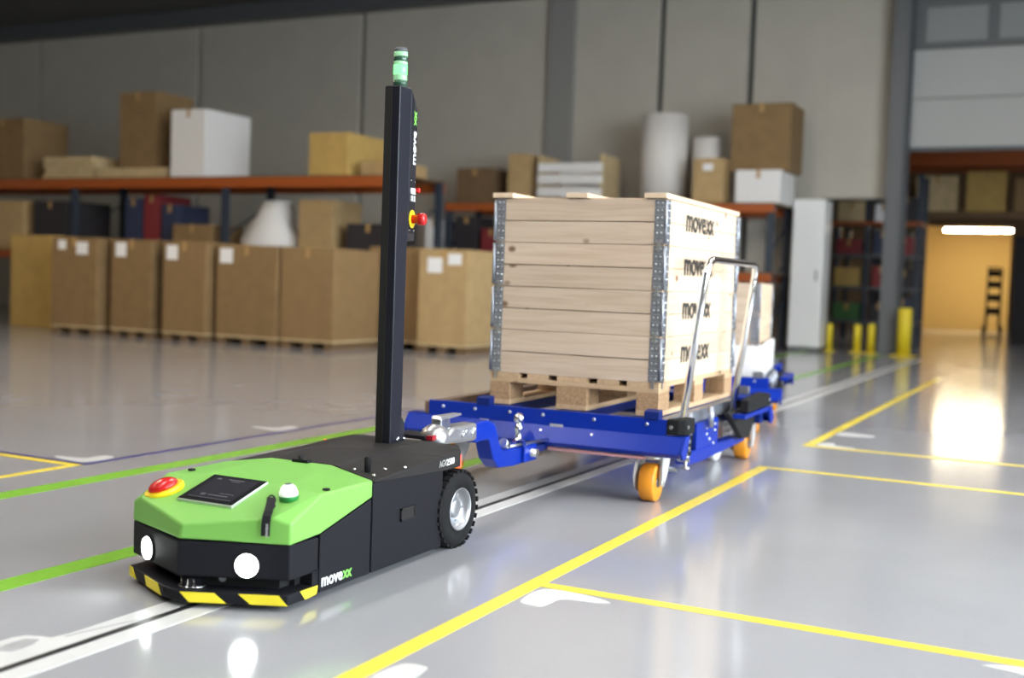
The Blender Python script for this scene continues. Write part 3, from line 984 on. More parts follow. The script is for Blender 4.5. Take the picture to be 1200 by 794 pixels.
# lower side frame on the right flank
MB().box(.845, .857, .40, .76, .135, .285).build('bolt_plate', 'trolley_blue', trolley, 0.002)
bpts = [(.56, .252), (.70, .257), (.56, .222), (.70, .227), (.61, .195), (.68, .168)]
for (y, z) in bpts:
    MB().lathe([(.008, 0), (.008, .004), (.004, .007)], (.857, y, z), 'x', 8).build('bolt', 'zinc', trolley)
MB().box(.80, .845, .40, .60, .15, .285).build('bracket_core', 'trolley_blue_dark', trolley, 0.002)
MB().prism([(.80, .28, .112), (.80, .5, .104), (.80, 1.27, .112), (.80, 1.30, .126), (.80, 1.27, .142), (.80, .75, .160), (.80, .28, .168)], (.06, 0, 0)).build('lower_rail', 'trolley_blue', trolley, 0.002)
for y in (.18, .52):
    MB().cyl((.885, y, .26), (.885, y, .358), .016, 14).build('handle_socket', 'galvanised', trolley)
MB().box(.855, .895, .10, .20, .17, .265).build('socket_clamp', 'rubber', trolley, 0.004)
for z in (.20, .235):
    MB().lathe([(.010, 0), (.010, .004)], (.895, .16, z), 'x', 10).build('bolt', 'zinc', trolley)
MB().lathe([(.02, .115), (.02, .125), (.008, .127), (.008, .165), (.018, .166), (.018, .172)], (.885, .15, 0), 'z', 12).build('spring_latch', 'zinc', trolley)
# black side bracket of the rear corner
MB().prism([(.875, .78, .302), (.875, 1.44, .302), (.875, 1.50, .26), (.875, 1.42, .212), (.875, 1.27, .208), (.875, 1.20, .14), (.875, 1.06, .15)], (.03, 0, 0)).build('rear_bracket', 'gap_black', trolley, 0.003)
for y in (.98, 1.28):
    MB().lathe([(.011, 0), (.011, .004), (.006, .007)], (.905, y, .272), 'x', 10).build('bolt', 'zinc', trolley)


# casters
def caster(name_parent, x, y, ang, pedal=True):
    m = Matrix.Translation((x, y, 0)) @ Matrix.Rotation(ang, 4, 'Z')
    T = lambda p: m @ Vector(p)
    fk = MB()
    fk.box(-.065, .065, -.055, .065, .192, .202, m)
    fk.lathe([(.042, .180), (.05, .184), (.05, .190), (.042, .193)], T((0, .0, 0)), 'z', 20)
    for s in (-1, 1):
        x0 = s * .042
        fk.prism([T((x0, -.02, .182)), T((x0, .055, .182)), T((x0, .02, .07)), T((x0, -.02, .065))], m.to_3x3() @ Vector((s * .005, 0, 0)))
    fk.box(-.047, .047, -.025, .06, .176, .184, m)
    fork = fk.build('caster', 'zinc', name_parent, 0.0015)
    ax = m.to_3x3() @ Vector((1, 0, 0))
    MB().lathe([(.052, -.031), (.074, -.033), (.080, -.027), (.0805, 0), (.080, .027), (.074, .033), (.052, .031)], T((0, 0, .0805)), ax, 32).build('wheel', 'polyurethane_orange', fork)
    MB().lathe([(.053, -.028), (.053, .028), (.040, .029), (.040, .020), (.022, .020), (.022, .036), (.010, .037)], T((0, 0, .0805)), ax, 28).build('hub', 'steel_grey', fork)
    MB().cyl(T((-.056, 0, .0805)), T((.056, 0, .0805)), .011, 10).build('axle_bolt', 'zinc', fork)
    for s in (1,):
        gd = [T((s * .049, q[0], q[1])) for q in ((-.02, .188), (.10, .188), (.095, .16), (.075, .12), (.045, .085), (.015, .062), (-.015, .068))]
        MB().prism(gd, m.to_3x3() @ Vector((s * .004, 0, 0))).build('fork_guard', 'guard_grey', fork)
    gd = [T((-.049, -.0 + .085 * math.cos(a), .115 + .075 * math.sin(a))) for a in [R(d) for d in range(110, 291, 18)]]
    MB().prism(gd, m.to_3x3() @ Vector((-.004, 0, 0))).build('fork_guard', 'guard_grey', fork)
    if pedal:
        pm = m @ Matrix.Translation((.075, .20, .175)) @ Matrix.Rotation(R(-40), 4, 'X')
        MB().box(-.028, .028, -.045, .05, -.005, .005, pm).build('brake_pedal', 'zinc', fork, 0.002)
        pm = m @ Matrix.Translation((.06, .10, .125)) @ Matrix.Rotation(R(-20), 4, 'X')
        MB().box(-.02, .02, -.03, .03, -.005, .005, pm).cyl(T((.01, .06, .17)), T((.02, .12, .125)), .007, 8).build('release_lever', 'zinc', fork)
    return fork


caster(trolley, .80, -.06, R(2))
caster(trolley, .825, 1.385, R(4), False)
caster(trolley, -.17, -.05, R(-6), False)
caster(trolley, -.17, 1.385, R(3), False)
# mounting pads between casters and frame
for (x, y) in ((.80, -.06), (.825, 1.385), (-.17, -.05), (-.17, 1.385)):
    MB().box(x - .06, x + .06, y - .05, y + .06, .202, .292).build('caster_mount', 'trolley_blue_dark', trolley)
# white load wheel on the right flank
lw = MB().lathe([(.06, -.022), (.092, -.022), (.100, -.014), (.100, .014), (.092, .022), (.060, .022)], (.72, 1.215, .1005), 'x', 36).build('load_wheel', 'white_plastic', trolley)
MB().lathe([(.03, -.026), (.03, .030), (.012, .032)], (.72, 1.215, .1005), 'x', 20).build('hub', 'steel_grey', lw)
MB().prism([(.745, 1.10, .30), (.745, 1.28, .30), (.745, 1.245, .08), (.745, 1.19, .08)], (.006, 0, 0)).build('wheel_fork', 'zinc', lw)
pm = Matrix.Translation((.86, 1.20, .185)) @ Matrix.Rotation(R(-40), 4, 'X')
MB().box(-.03, .03, -.07, .07, -.005, .005, pm).build('foot_pedal', 'zinc', trolley, 0.002)
# drawbar: gooseneck tube with hinge and silver coupling head
DX = .332
db = MB().tube([(DX, -.845, .330), (DX, -.745, .332), (DX, -.70, .318), (DX, -.655, .235), (DX, -.615, .205), (DX, -.50, .198), (DX, -.42, .198)], 0, square=(.034, .038)).build('drawbar', 'trolley_blue', trolley, 0.007, 2)
MB().box(DX - .05, DX + .05, -.43, -.31, .165, .235).build('hinge_block', 'trolley_blue', db, 0.006)
MB().box(DX - .03, DX + .03, -.32, .10, .188, .214).build('pull_bar', 'trolley_blue_dark', db)
MB().cyl((DX - .02, -.36, .20), (DX + .075, -.36, .20), .018, 12).build('hinge_bolt', 'zinc', db)
MB().tube([(DX + .045, -.60, .25), (DX + .05, -.50, .247), (DX + .05, -.36, .243), (DX + .05, -.20, .236)], .006, 8).build('release_rod', 'zinc', db)
MB().lathe([(.018, 0), (.02, .012), (.014, .03), (.016, .045)], (DX + .04, -.62, .27), (0, .8, -.3), 12).build('rod_knob', 'zinc', db)
MB().box(DX + .03, DX + .06, -.47, -.44, .236, .262).build('rod_bracket', 'trolley_blue_dark', db, 0.003)
chd = MB()
chd.prism([(DX - .035, -1.09, .335), (DX - .035, -1.02, .372), (DX - .035, -.83, .368), (DX - .035, -.83, .300), (DX - .035, -1.06, .312)], (.07, 0, 0))
head = chd.build('coupling_head', 'cast_silver', db, 0.012, 3)
bp_ = [(.052 * math.cos(R(d)), .05 * math.sin(R(d))) for d in range(-40, 91, 13)]
MB().lathe(bp_, (DX, -1.10, .338), 'z', 24).build('ball_cup', 'cast_silver', head)
MB().box(DX - .02, DX + .02, -1.09, -1.02, .365, .405).build('latch_block', 'zinc', head, 0.004)
MB().prism([(DX - .018, -1.10, .402), (DX - .018, -1.09, .415), (DX - .018, -.93, .412), (DX - .018, -.93, .404), (DX - .018, -1.0, .400)], (.036, 0, 0)).build('latch_lever', 'cast_silver', head, 0.003)
for (y, z) in ((-.95, .335), (-.93, .345), (-.875, .335), (-.86, .345)):
    MB().lathe([(.011, 0), (.011, .004), (.006, .008)], (DX + .035, y, z), 'x', 10).build('bolt', 'zinc', head)
# parked tow ball standing before the front bar
tb = MB().lathe([(.016, .196), (.022, .20), (.022, .226), (.015, .232), (.013, .262), (.018, .268), (.018, .284), (.012, .290), (.012, .300)], (.252, YF - .078, 0), 'z', 18).build('spare_tow_ball', 'chrome', trolley)
MB().lathe([(.001, .298)] + [(.024 * math.cos(R(d)), .318 + .024 * math.sin(R(d))) for d in range(-60, 90, 15)] + [(.001, .342)], (.252, YF - .078, 0), 'z', 20).build('ball', 'chrome', tb)
MB().lathe([(.0225, .203), (.0225, .222)], (.252, YF - .078, 0), 'z', 18).build('ring', 'magenta_ring', tb)
# chrome push handle on the right flank
ph = []
A0, A1 = Vector((.882, .07, .285)), Vector((.955, .125, 1.025))
B0, B1 = Vector((.882, .905, .270)), Vector((.955, .985, 1.025))


def corner(a, c, b, rad, n=6):
    d1 = (a - c).normalized() * rad
    d2 = (b - c).normalized() * rad
    return [(c + d1) * (1 - t) ** 2 + c * 2 * t * (1 - t) + (c + d2) * t * t for t in [k / n for k in range(n + 1)]]


ph = [A0] + corner(A0, A1, B1, .085) + corner(A1, B1, B0, .085) + [B0]
MB().tube(ph, .0165, 16).build('push_handle', 'chrome', trolley)


# ================================================================== PALLET AND COLLARS
def pallet(name, label, loc, rz, white=False):
    t = thing(name, label, 'pallet', loc, rz)
    z = 0
    mx_, my_, mb_ = ('white_plastic',) * 3 if white else ('pallet_x', 'pallet_y', 'chip_block')
    for x0, x1 in ((0, .10), (.3275, .4725), (.70, .80)):
        box('bottom_board', my_, x0, x1, 0, 1.2, 0, .022, t, .002)
        for y0, y1 in ((0, .145), (.5275, .6725), (1.055, 1.2)):
            box('block', mb_, x0, x1, y0 + .001, y1, .022, .10, t, .002)
    for y0, y1 in ((0, .145), (.5275, .6725), (1.055, 1.2)):
        box('stringer_board', mx_, 0, .8, y0 + .0, y1, .10, .122, t, .002)
    for x0, x1 in ((0, .145), (.183, .283), (.3275, .4725), (.517, .617), (.655, .80)):
        box('deck_board', my_, x0, x1, 0, 1.2, .122, .144, t, .002)
    return t


CH = .195


def hinge_set(parent, hz):
    """folded steel corner plates, knuckle and locating tongue on all four corners"""
    for cx, sx in ((0, 1), (.8, -1)):
        for cy, sy in ((0, 1), (1.2, -1)):
            g = MB()
            o = .0022
            # plate on the 800 side
            x0, x1 = sorted((cx + sx * .006, cx + sx * .050))
            y0, y1 = sorted((cy - sy * o, cy + sy * .0005))
            g.box(x0, x1, y0, y1, .004, hz - .004)
            # plate on the 1200 side
            y0, y1 = sorted((cy + sy * .006, cy + sy * .058))
            x0, x1 = sorted((cx - sx * o, cx + sx * .0005))
            g.box(x0, x1, y0, y1, .004, hz - .004)
            g.cyl((cx - sx * .001, cy - sy * .001, .006), (cx - sx * .001, cy - sy * .001, hz - .006), .0065, 8)
            h = g.build('corner_hinge', 'galvanised', parent)
            d = MB()
            for k in range(6):
                z = .018 + k * (hz - .036) / 5
                for off in (.018, .038):
                    d.lathe([(.005, 0), (.005, .0015), (.003, .003)], (cx + sx * off, cy - sy * o, z), (0, -sy, 0), 6)
                    d.lathe([(.005, 0), (.005, .0015), (.003, .003)], (cx - sx * o, cy + sy * (off + .004), z), (-sx, 0, 0), 6)
                d.box(*sorted((cx + sx * .006, cx + sx * .05)), *sorted((cy - sy * (o + .001), cy - sy * o)), z + .012, z + .014)
                d.box(*sorted((cx - sx * (o + .001), cx - sx * o)), *sorted((cy + sy * .006, cy + sy * .058)), z + .012, z + .014)
            d.build('rivets', 'zinc', h)
            tt = MB()
            x0, x1 = sorted((cx + sx * .022, cx + sx * .034))
            tt.box(x0, x1, *sorted((cy - sy * .0065, cy - sy * .0022)), -.026, .020)
            tt.box(*sorted((cx + sx * .012, cx + sx * .044)), *sorted((cy - sy * .005, cy - sy * .0022)), .008, .016)
            y0, y1 = sorted((cy + sy * .024, cy + sy * .036))
            tt.box(*sorted((cx - sx * .0065, cx - sx * .0022)), y0, y1, -.026, .020)
            tt.build('tongue', 'zinc', h)


def collar(label, group, loc, rz, printed=True, seed=0):
    rnd = random.Random(seed)
    t = thing('pallet_collar', label, 'crate collar', loc, rz, group)
    th = .020
    hb = CH / 2
    for k in range(2):
        for side in ('front', 'back'):
            y0, y1 = (0, th) if side == 'front' else (1.2 - th, 1.2)
            j = rnd.uniform(-.0012, .0012)
            g0, g1 = rnd.uniform(.0004, .0045), rnd.uniform(.0004, .0045)
            z0, z1 = k * hb, (k + 1) * hb - .0008
            m = MB()
            vs_ = [(x, y + j, z) for (x, zz) in ((.004, (z0, z1 - g0)), (.796, (z0, z1 - g1))) for y in (y0, y1) for z in zz]
            m.add(vs_, [(0, 1, 3, 2), (4, 6, 7, 5), (0, 4, 5, 1), (2, 3, 7, 6), (0, 2, 6, 4), (1, 5, 7, 3)])
            m.build('board', 'spruce_x', t, .0012, 1)
        for x0, x1 in ((0, th), (.8 - th, .8)):
            j = rnd.uniform(-.001, .001)
            box('board', 'spruce_y', x0 + j, x1 + j, th + .001, 1.2 - th - .001, k * hb, (k + 1) * hb - rnd.uniform(.0008, .002), t, .0012)
    hinge_set(t, CH)
    if printed:
        logo(t, (.8022, .28, .075), (0, 1, 0), (0, 0, 1), .150, 'logo_black', 'logo_black', sx=.94, bold=.018)
        dm = MB()
        y = .30
        while y < .70:
            wd = rnd.uniform(.02, .05)
            dm.box(.8012, .8022, y, y + wd, .036, .050 + rnd.uniform(0, .006))
            y += wd + .012
        dm.build('faint_print', 'print_grey', t)
        dm = MB()
        for k in range(4):
            a = 2 * math.pi * k / 4
            dm.box(.8012, .8020, .96 + .03 * math.cos(a) - .008, .96 + .03 * math.cos(a) + .008, .09 + .035 * math.sin(a) - .01, .09 + .035 * math.sin(a) + .01)
        dm.build('faint_stamp', 'print_grey', t)
    return t


PZ = ZD
pallet('euro_pallet', 'worn wooden pallet under the tall crate on the front trolley', (TX, TY, PZ), TPHI)
lbl = ['lowest of four wooden crate collars, resting on the pallet', 'second of four wooden crate collars counted from the pallet',
       'third of four wooden crate collars counted from the pallet', 'topmost wooden crate collar under the lid battens']
for k in range(4):
    collar(lbl[k], 'crate collars on the front trolley', (TX, TY, PZ + .144 + .001 + k * CH), TPHI, True, 11 + k)
zl = PZ + .145 + 4 * CH
lid = thing('crate_lid', 'flat wooden crate lid with three pale battens on top of the tall crate', 'lid', (TX, TY, zl), TPHI)
box('lid_panel', 'spruce_y', .02, .78, .03, 1.17, 0, .004, lid)
for x0, x1 in ((-.012, .088), (.345, .445), (.703, .803)):
    box('batten', 'spruce_y', x0, x1, -.012, 1.2, .001, .023, lid, .002)

# second trolley with its load
T2A = R(10.4)
T2 = (-1.87 - .8 * math.cos(T2A), 7.22 - .8 * math.sin(T2A))
tr2 = copy_tree(trolley)
tr2.location = (T2[0], T2[1], 0)
tr2.rotation_euler = (0, 0, T2A)
tr2['label'] = 'blue tow trolley behind, coupled as the last of the train and turned slightly'
for ch in list(tr2.children):
    if ch.name.startswith('push_handle'):
        bpy.data.objects.remove(ch)
    elif ch.name.startswith('corner_bumper'):
        bpy.data.objects.remove(ch)
    elif ch.name.startswith('pallet_stop') and ch.data.vertices[0].co.y < 0:
        ch.data = ch.data.copy()
        ch.data.materials[0] = MATS['steel_grey']
    elif ch.name.startswith('drawbar'):
        ch.location.y += 0.12
# white load tray with a torn corner on the rear trolley
wt = thing('load_tray', 'white tray with a torn corner under the low crate on the rear trolley', 'tray', (T2[0], T2[1], ZD), T2A)
box('tray_floor', 'white_plastic', 0, .8, 0, 1.2, 0.0, .02, wt)
box('tray_wall', 'white_card', 0, .8, -.012, 0, 0.0, .20, wt)
box('tray_wall', 'white_card', 0, .8, 1.2, 1.212, 0.0, .20, wt)
MB().prism([(.80, 0, .0), (.80, 1.2, .0), (.80, 1.2, .2), (.80, .55, .2), (.80, .42, .17), (.80, .38, .10), (.80, .30, .08), (.80, .22, .2), (.80, -.012, .2)], (.03, 0, 0)).build('tray_wall', 'white_card', wt)
box('tray_wall', 'white_card', -.03, 0, -.012, 1.2, 0.0, .20, wt)
box('tray_core', 'cardboard_dark', .03, .77, .03, 1.17, .02, .198, wt)
for k in range(2):
    collar(['lower of the two wooden collars on the rear trolley', 'upper of the two wooden collars on the rear trolley'][k], 'crate collars on the rear trolley',
           (T2[0], T2[1], ZD + .205 + k * CH), T2A, False, 31 + k)

# ================================================================== BACKGROUND STORES
def carton(label, x0, x1, y0, y1, z0, z1, material='cardboard', labels=(), group=None, pallet_feet=True, name='cardboard_box'):
    t = thing(name, label, 'box', ((x0 + x1) / 2, (y0 + y1) / 2, z0), 0, group)
    hx, hy, h = (x1 - x0) / 2, (y1 - y0) / 2, z1 - z0
    b0 = .11 if pallet_feet else 0
    box('carton_body', material, -hx, hx, -hy, hy, b0, h, t, .008)
    box('tape_strip', 'tape', -.03, .03, -hy - .002, hy + .002, h - .001, h + .002, t)
    box('closure_seam', 'tape', -.03, .03, -hy - .002, -hy, h - .12, h, t)
    for (lx, lz, lw_, lh) in labels:
        box('paper_label', 'paper_label', -hx + lx, -hx + lx + lw_, -hy - .004, -hy - .0005, h - lz - lh, h - lz, t)
    if pallet_feet:
        for fx in (-hx + .01, -.06, hx - .13):
            box('pallet_foot', 'cardboard_dark', fx, fx + .12, -hy + .01, hy - .01, 0, .085, t)
        box('pallet_deck', 'plank_pale', -hx, hx, -hy, hy, .085, .11, t)
    return t


carton('pale yellow tall carton at the far left of the floor row', -13.88, -13.06, 11.6, 12.4, 0, 1.30, 'cardboard_yellow', group='cartons on the floor', pallet_feet=False)
carton('brown carton with two white labels, second in the floor row', -12.27, -11.46, 10.9, 11.9, 0, 1.26, labels=((.12, .04, .14, .12), (.45, .06, .2, .16)), group='cartons on the floor')
carton('brown carton with one label, third in the floor row', -11.31, -10.61, 11, 12, 0, 1.25, labels=((.08, .04, .18, .18),), group='cartons on the floor')
carton('brown carton with one label, fourth in the floor row', -10.43, -9.74, 11, 12, 0, 1.24, labels=((.06, .05, .18, .18),), group='cartons on the floor')
carton('wide brown carton with a label, left of the dark gap', -9.65, -8.73, 11.1, 12.1, 0, 1.21, labels=((.05, .04, .2, .18),), group='cartons on the floor')
carton('brown carton without labels, at the right end of the left floor row', -8.70, -7.93, 11.15, 12.1, 0, 1.20, group='cartons on the floor')
carton('brown carton half hidden behind the black mast', -8.09, -7.29, 12.12, 12.9, 0, 1.26, group='cartons on the floor', labels=((.3, .04, .2, .15),))
carton('brown carton with a pale right side beside the wooden crate', -7.23, -6.56, 11.9, 12.9, 0, 1.24, 'cardboard_pale', labels=((.12, .10, .2, .18), (.4, .05, .18, .13)), group='cartons on the floor')


def rack(label, x0, x1, y0, y1, levels, top, ups, beam_mat='orange_beam', deck=True):
    t = thing('pallet_rack', label, 'rack', ((x0 + x1) / 2, y0, 0))
    cx = (x0 + x1) / 2
    for u in ups:
        for yy in (0, y1 - y0 - .08):
            box('upright', 'upright_blue', u - cx - .05, u - cx + .05, yy, yy + .08, 0, top, t)
        br = MB()
        z = .3
        while z + .6 < top:
            br.tube([(u - cx, .06, z), (u - cx, y1 - y0 - .06, z + .5)], 0, square=(.012, .012))
            z += .55
        br.build('brace', 'upright_blue', t)
    for (z0, z1) in levels:
        box('beam', beam_mat, x0 - cx, x1 - cx, -.04, -.002, z0, z1, t, .004)
        box('beam', beam_mat, x0 - cx, x1 - cx, y1 - y0 + .002, y1 - y0 + .04, z0, z1, t, .004)
        if deck:
            box('shelf_board', 'cardboard_dark', x0 - cx, x1 - cx, -.04, y1 - y0, z1 + .001, z1 + .02, t)
    return t


rack('long rack with an orange beam over the floor cartons at the left', -20.5, -8.2, 13.0, 14.1, ((.98, 1.10), (2.08, 2.22)), 2.24, (-20.4, -17.3, -14.2, -11.2, -8.25))
rack('rack with an orange beam behind the wooden crate', -9.55, -4.12, 16.5, 17.6, ((1.0, 1.12), (2.0, 2.12)), 2.14, (-9.5, -6.7, -4.18))
hr = rack('tall rack with a high orange beam in the rear hall behind the gate', -4.4, 4.0, 22.0, 23.1, ((3.20, 3.46),), 3.5, (-4.3, 3.9), deck=True)

box('beam', 'cardboard_dark', -4.2, 4.2, -.04, -.002, 2.28, 2.38, hr)
box('shelf_board', 'cardboard_dark', -4.2, 4.2, -.04, 1.1, 2.381, 2.40, hr)
ZA = 2.241
carton('dark brown carton with a tan front on the left rack end', -16.4, -15.41, 13.1, 14.0, ZA, 3.22, 'cardboard', pallet_feet=False)


def plank_stack(label, x0, x1, y0, y1, z0, n, th, material='plank_pale'):
    t = thing('plank_stack', label, 'stack', ((x0 + x1) / 2, y0, z0))
    rr = random.Random(label)
    hx = (x1 - x0) / 2
    for k in range(n):
        box('plank', material, -hx + rr.uniform(-.05, .05), hx + rr.uniform(-.05, .05), rr.uniform(0, .05), y1 - y0, k * th, (k + 1) * th - .008, t)
    return t


plank_stack('low stack of pale planks beside the dark carton on the left rack', -14.9, -13.8, 13.02, 13.9, ZA, 4, .085)
plank_stack('flat pale boards under the tall brown carton on the left rack', -13.76, -12.3, 13.02, 13.95, ZA, 2, .075)
carton('tall brown carton standing on flat boards on the left rack', -13.40, -12.67, 13.15, 13.95, ZA + .151, 3.54, pallet_feet=False)
carton('large white carton on the left rack', -12.22, -11.57, 13.0, 14.0, ZA, 3.22, 'white_card', pallet_feet=False)
carton('bright yellow carton on the left rack near the mast', -9.72, -9.07, 13.0, 13.9, ZA, 2.82, 'cardboard_yellow', pallet_feet=False)
carton('pale low carton beside the mast on the left rack', -8.9, -8.3, 13.05, 13.8, ZA, 2.42, 'cardboard_pale', pallet_feet=False)
# middle level goods of the left rack
ZM = 1.121
carton('tan carton on the middle shelf at the far left', -15.85, -15.27, 13.0, 13.8, ZM, 1.89, 'cardboard_pale', pallet_feet=False)
carton('black crate on the middle shelf at the far left', -15.06, -14.32, 13.0, 13.9, ZM, 1.89, 'dark_goods', pallet_feet=False)
carton('dark blue box on the middle shelf beside the red box', -13.30, -12.98, 13.2, 13.9, ZM, 1.95, 'blue_goods', pallet_feet=False)
carton('dark red box on the middle shelf between blue boxes', -12.92, -12.62, 13.2, 13.9, ZM, 2.0, 'red_goods', pallet_feet=False)
carton('small dark blue box right of the red box on the middle shelf', -12.56, -12.25, 13.2, 13.9, ZM, 1.85, 'blue_goods', pallet_feet=False)
carton('brown tray box on the middle shelf left of the white sack', -12.15, -11.42, 13.0, 13.7, ZM, 1.55, 'cardboard', pallet_feet=False)
carton('tan carton on the middle shelf left of the mast', -10.02, -9.43, 13.2, 13.9, ZM, 1.92, 'cardboard_pale', pallet_feet=False)
carton('dark bin on the middle shelf behind the mast', -9.2, -8.5, 13.2, 13.9, ZM, 1.6, 'dark_goods', pallet_feet=False)
# white sack
sk = MB()
ring = []
for (z, rx, ry) in ((0, .40, .3), (.08, .50, .36), (.25, .46, .33), (.45, .34, .28), (.66, .26, .22), (.80, .20, .14)):
    ring.append([(-10.7 + rx * math.cos(a) * (1 + .16 * math.sin(3 * a + z * 9)) + .12 * z, 13.45 + ry * math.sin(a), ZM + z) for a in [2 * math.pi * k / 20 for k in range(20)]])
vs_ = [p for r_ in ring for p in r_]
fs_ = [(j * 20 + k, j * 20 + (k + 1) % 20, (j + 1) * 20 + (k + 1) % 20, (j + 1) * 20 + k) for j in range(5) for k in range(20)]
fs_ += [tuple(range(20))[::-1], tuple(100 + k for k in range(20))]
sk.add(vs_, fs_, True)
tag(sk.build('white_sack', 'white_card'), 'white plastic sack slumped on the middle shelf of the left rack', 'sack')

# goods on the rack behind the crate
ZB = 2.141
carton('brown carton on the rack right of the mast', -9.42, -8.75, 16.6, 17.4, ZB, 2.70, 'cardboard_dark', pallet_feet=False)
carton('narrow tan carton beside the brown one on the middle rack', -8.48, -8.10, 16.6, 17.3, ZB, 2.92, 'cardboard_pale', pallet_feet=False)
wt2 = thing('white_crate', 'white slatted tray with corner posts on the rack above the wooden crate', 'tray', (-7.4, 16.6, ZB))
box('tray_floor', 'white_card', -.55, .55, 0, .8, 0, .04, wt2)
for z in (.10, .30, .48):
    box('slat', 'white_card', -.55, .55, 0, .03, z, z + .14, wt2)
    box('slat', 'white_card', -.55, .55, .77, .8, z, z + .14, wt2)
for x in (-.55, .50):
    box('corner_post', 'plank_pale', x, x + .05, .03, .77, .04, .75, wt2)


def roll(label, x, y, z, r, h):
    t = thing('film_roll', label, 'roll', (x, y, z), 0, 'upright rolls')
    MB().lathe([(.05, 0), (r, 0), (r, h), (.05, h)], (0, 0, 0), 'z', 28).build('wound_film', 'white_roll', t)
    MB().lathe([(.05, -.0), (.05, h + .03), (.03, h + .03)], (0, 0, 0), 'z', 16).build('core_tube', 'cardboard', t)


roll('tall thick white roll standing on the rack behind the crate', -6.0, 17.0, ZB, .36, 1.36)
roll('shorter thin white roll standing on the rack behind the crate', -5.36, 17.15, ZB, .22, 1.02)
carton('tan carton in front of the short white roll', -5.36, -4.90, 16.5, 16.9, ZB, 2.79, 'cardboard_pale', labels=((.15, .08, .15, .1),), pallet_feet=False)
carton('white carton under the big brown one at the right rack end', -4.74, -4.08, 16.6, 17.5, ZB, 2.62, 'white_card', pallet_feet=False)
carton('big olive brown carton on top of the white carton', -4.88, -4.0, 16.75, 17.55, 2.625, 3.60, 'cardboard', pallet_feet=False)
ZC = 1.141
carton('narrow pale box standing beside the rack right of the mast', -9.93, -9.60, 16.5, 17.1, 0.0, 1.86, 'white_card', pallet_feet=False)
carton('dark box on the lower shelf right of the mast', -9.42, -9.0, 16.6, 17.2, ZC, 1.92, 'dark_goods', pallet_feet=False)
carton('red box on the lower shelf left of the crate', -8.9, -8.55, 16.55, 17.1, ZC, 1.72, 'red_goods', pallet_feet=False)
carton('dark red box low beside the white locker', -4.65, -4.27, 16.6, 17.2, 0, .9, 'red_goods', pallet_feet=False)

# white locker
lk = thing('locker', 'tall narrow white locker at the wall opening', 'locker', (-3.805, 17.3, 0))
box('locker_body', 'white_plastic', -.235, .235, .0, .5, .06, 2.25, lk, .01)
box('locker_door', 'white_plastic', -.225, .225, -.02, -.002, .08, 2.23, lk, .006)
box('plinth', 'steel_grey', -.22, .22, .02, .48, 0, .06, lk)
MB().box(.14, .16, -.045, -.02, 1.05, 1.2).build('door_handle', 'steel_grey', lk)

# shelving with coloured goods in the wall opening
sh = thing('goods_shelf', 'shelf with coloured goods seen through the wall opening', 'shelf', (-3.35, 20.2, 0))
for x in (-.75, -.1, .72):
    box('upright', 'upright_blue', x - .04, x + .04, 0, .08, 0, 2.9, sh)
    box('upright', 'upright_blue', x - .04, x + .04, .72, .8, 0, 2.9, sh)
for z in (.42, 1.0, 1.55, 2.1):
    box('shelf_board', 'orange_beam' if z > 2 else 'steel_dark', -.79, .76, -.02, .8, z - .05, z, sh)
gd_ = [('green bin low on the goods shelf', -.62, -.18, .001 + .42, .30, 'green_goods'), ('dark bin low on the goods shelf', -.02, .3, .421, .32, 'dark_goods'), ('dark blue bin low on the goods shelf', .36, .66, .421, .4, 'blue_goods'),
       ('yellow carton on the second goods shelf', -.62, -.2, 1.001, .32, 'cardboard_yellow'), ('red bin on the second goods shelf', .0, .3, 1.001, .36, 'red_goods'), ('dark bin on the second goods shelf', .36, .66, 1.001, .3, 'dark_goods'),
       ('red box on the third goods shelf', -.62, -.2, 1.551, .25, 'red_goods'), ('dark blue box on the third goods shelf', .0, .3, 1.551, .4, 'blue_goods'), ('red box at the right of the third goods shelf', .36, .62, 1.551, .3, 'red_goods'),
       ('pale carton on the top goods shelf', -.62, -.15, 2.101, .35, 'plank_pale'), ('white box on the top goods shelf', .0, .28, 2.101, .3, 'white_card'), ('dark box on the top goods shelf', .34, .66, 2.101, .42, 'dark_goods')]
for (lb, x0, x1, z0, h, m) in gd_:
    carton(lb, -3.35 + x0, -3.35 + x1, 20.24, 20.85, z0, z0 + h, m, pallet_feet=False, name='storage_bin')


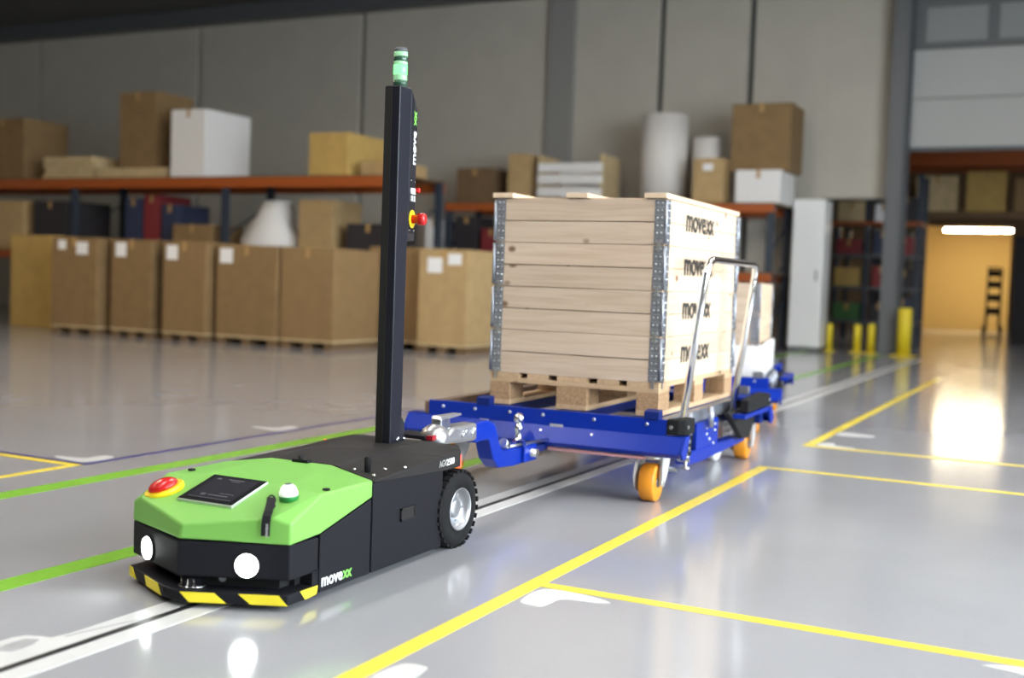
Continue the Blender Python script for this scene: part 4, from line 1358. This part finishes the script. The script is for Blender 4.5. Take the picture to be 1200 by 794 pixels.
def post(label, x, y, h, r=.05):
    t = thing('guard_post', label, 'post', (x, y, 0), 0, 'yellow guard posts')
    MB().lathe([(r, .012), (r, h - .02), (r * .8, h)], (0, 0, 0), 'z', 16).build('post_tube', 'yellow_paint', t)
    box('foot_plate', 'yellow_paint', -r * 1.7, r * 1.7, -r * 1.7, r * 1.7, 0, .012, t)


post('thick yellow guard post at the foot of the steel column', -2.40, 17.5, .70, .10)
post('thin yellow post beside the white locker', -3.50, 17.7, .42, .045)
post('thin yellow post in the middle of the wall opening', -3.10, 17.75, .42, .055)
post('thin yellow post just left of the steel column', -2.90, 17.75, .44, .055)

# goods on the high rack behind the gate
carton('pale carton on the high rack behind the gate, left', -2.95, -2.25, 22.1, 22.9, 2.401, 3.05, 'plank_pale', pallet_feet=False)
carton('tan carton on the high rack behind the gate, middle', -2.1, -1.45, 22.1, 22.9, 2.401, 3.12, 'cardboard_yellow', pallet_feet=False)
carton('brown carton on the high rack behind the gate, right', -1.3, -.7, 22.1, 22.9, 2.401, 3.0, 'cardboard', pallet_feet=False)
carton('dark brown carton on the high rack beside the steel column', -3.6, -3.1, 22.1, 22.9, 2.401, 2.95, 'cardboard_dark', pallet_feet=False)
carton('dark stack of goods on the floor left of the yellow room', -3.75, -3.15, 23.0, 23.9, 0, 2.1, 'dark_goods', pallet_feet=False)
carton('dark machine cabinet at the right edge beyond the gate', -1.38, -.2, 24.5, 25.5, 0, 2.1, 'dark_goods', pallet_feet=False)
# hand truck in the yellow room
ht = thing('hand_truck', 'black hand truck leaning in the yellow lit room', 'hand truck', (-1.98, 28.2, 0))
MB().tube([(-.14, 0, .1), (-.14, .1, 1.55), (.14, .1, 1.55), (.14, 0, .1)], .03, 8).build('handle_frame', 'gap_black', ht)
for z in (.5, .8, 1.1, 1.35):
    box('crossbar', 'gap_black', -.14, .14, .02, .08, z, z + .16, ht)
for s in (-1, 1):
    MB().lathe([(.13, -.03), (.13, .03)], (s * .18, .02, .13), 'x', 20).build('wheel', 'rubber', ht)
box('toe_plate', 'gap_black', -.2, .2, -.2, .02, .02, .05, ht)

# many tiny alike pieces joined in one part
for o in bpy.data.objects:
    if o.type == 'MESH' and o.name.split('.')[0] in ('rivets', 'wheel_nuts', 'tread', 'faint_print', 'faint_stamp', 'screen_marks', 'brace'):
        o['kind'] = 'stuff'
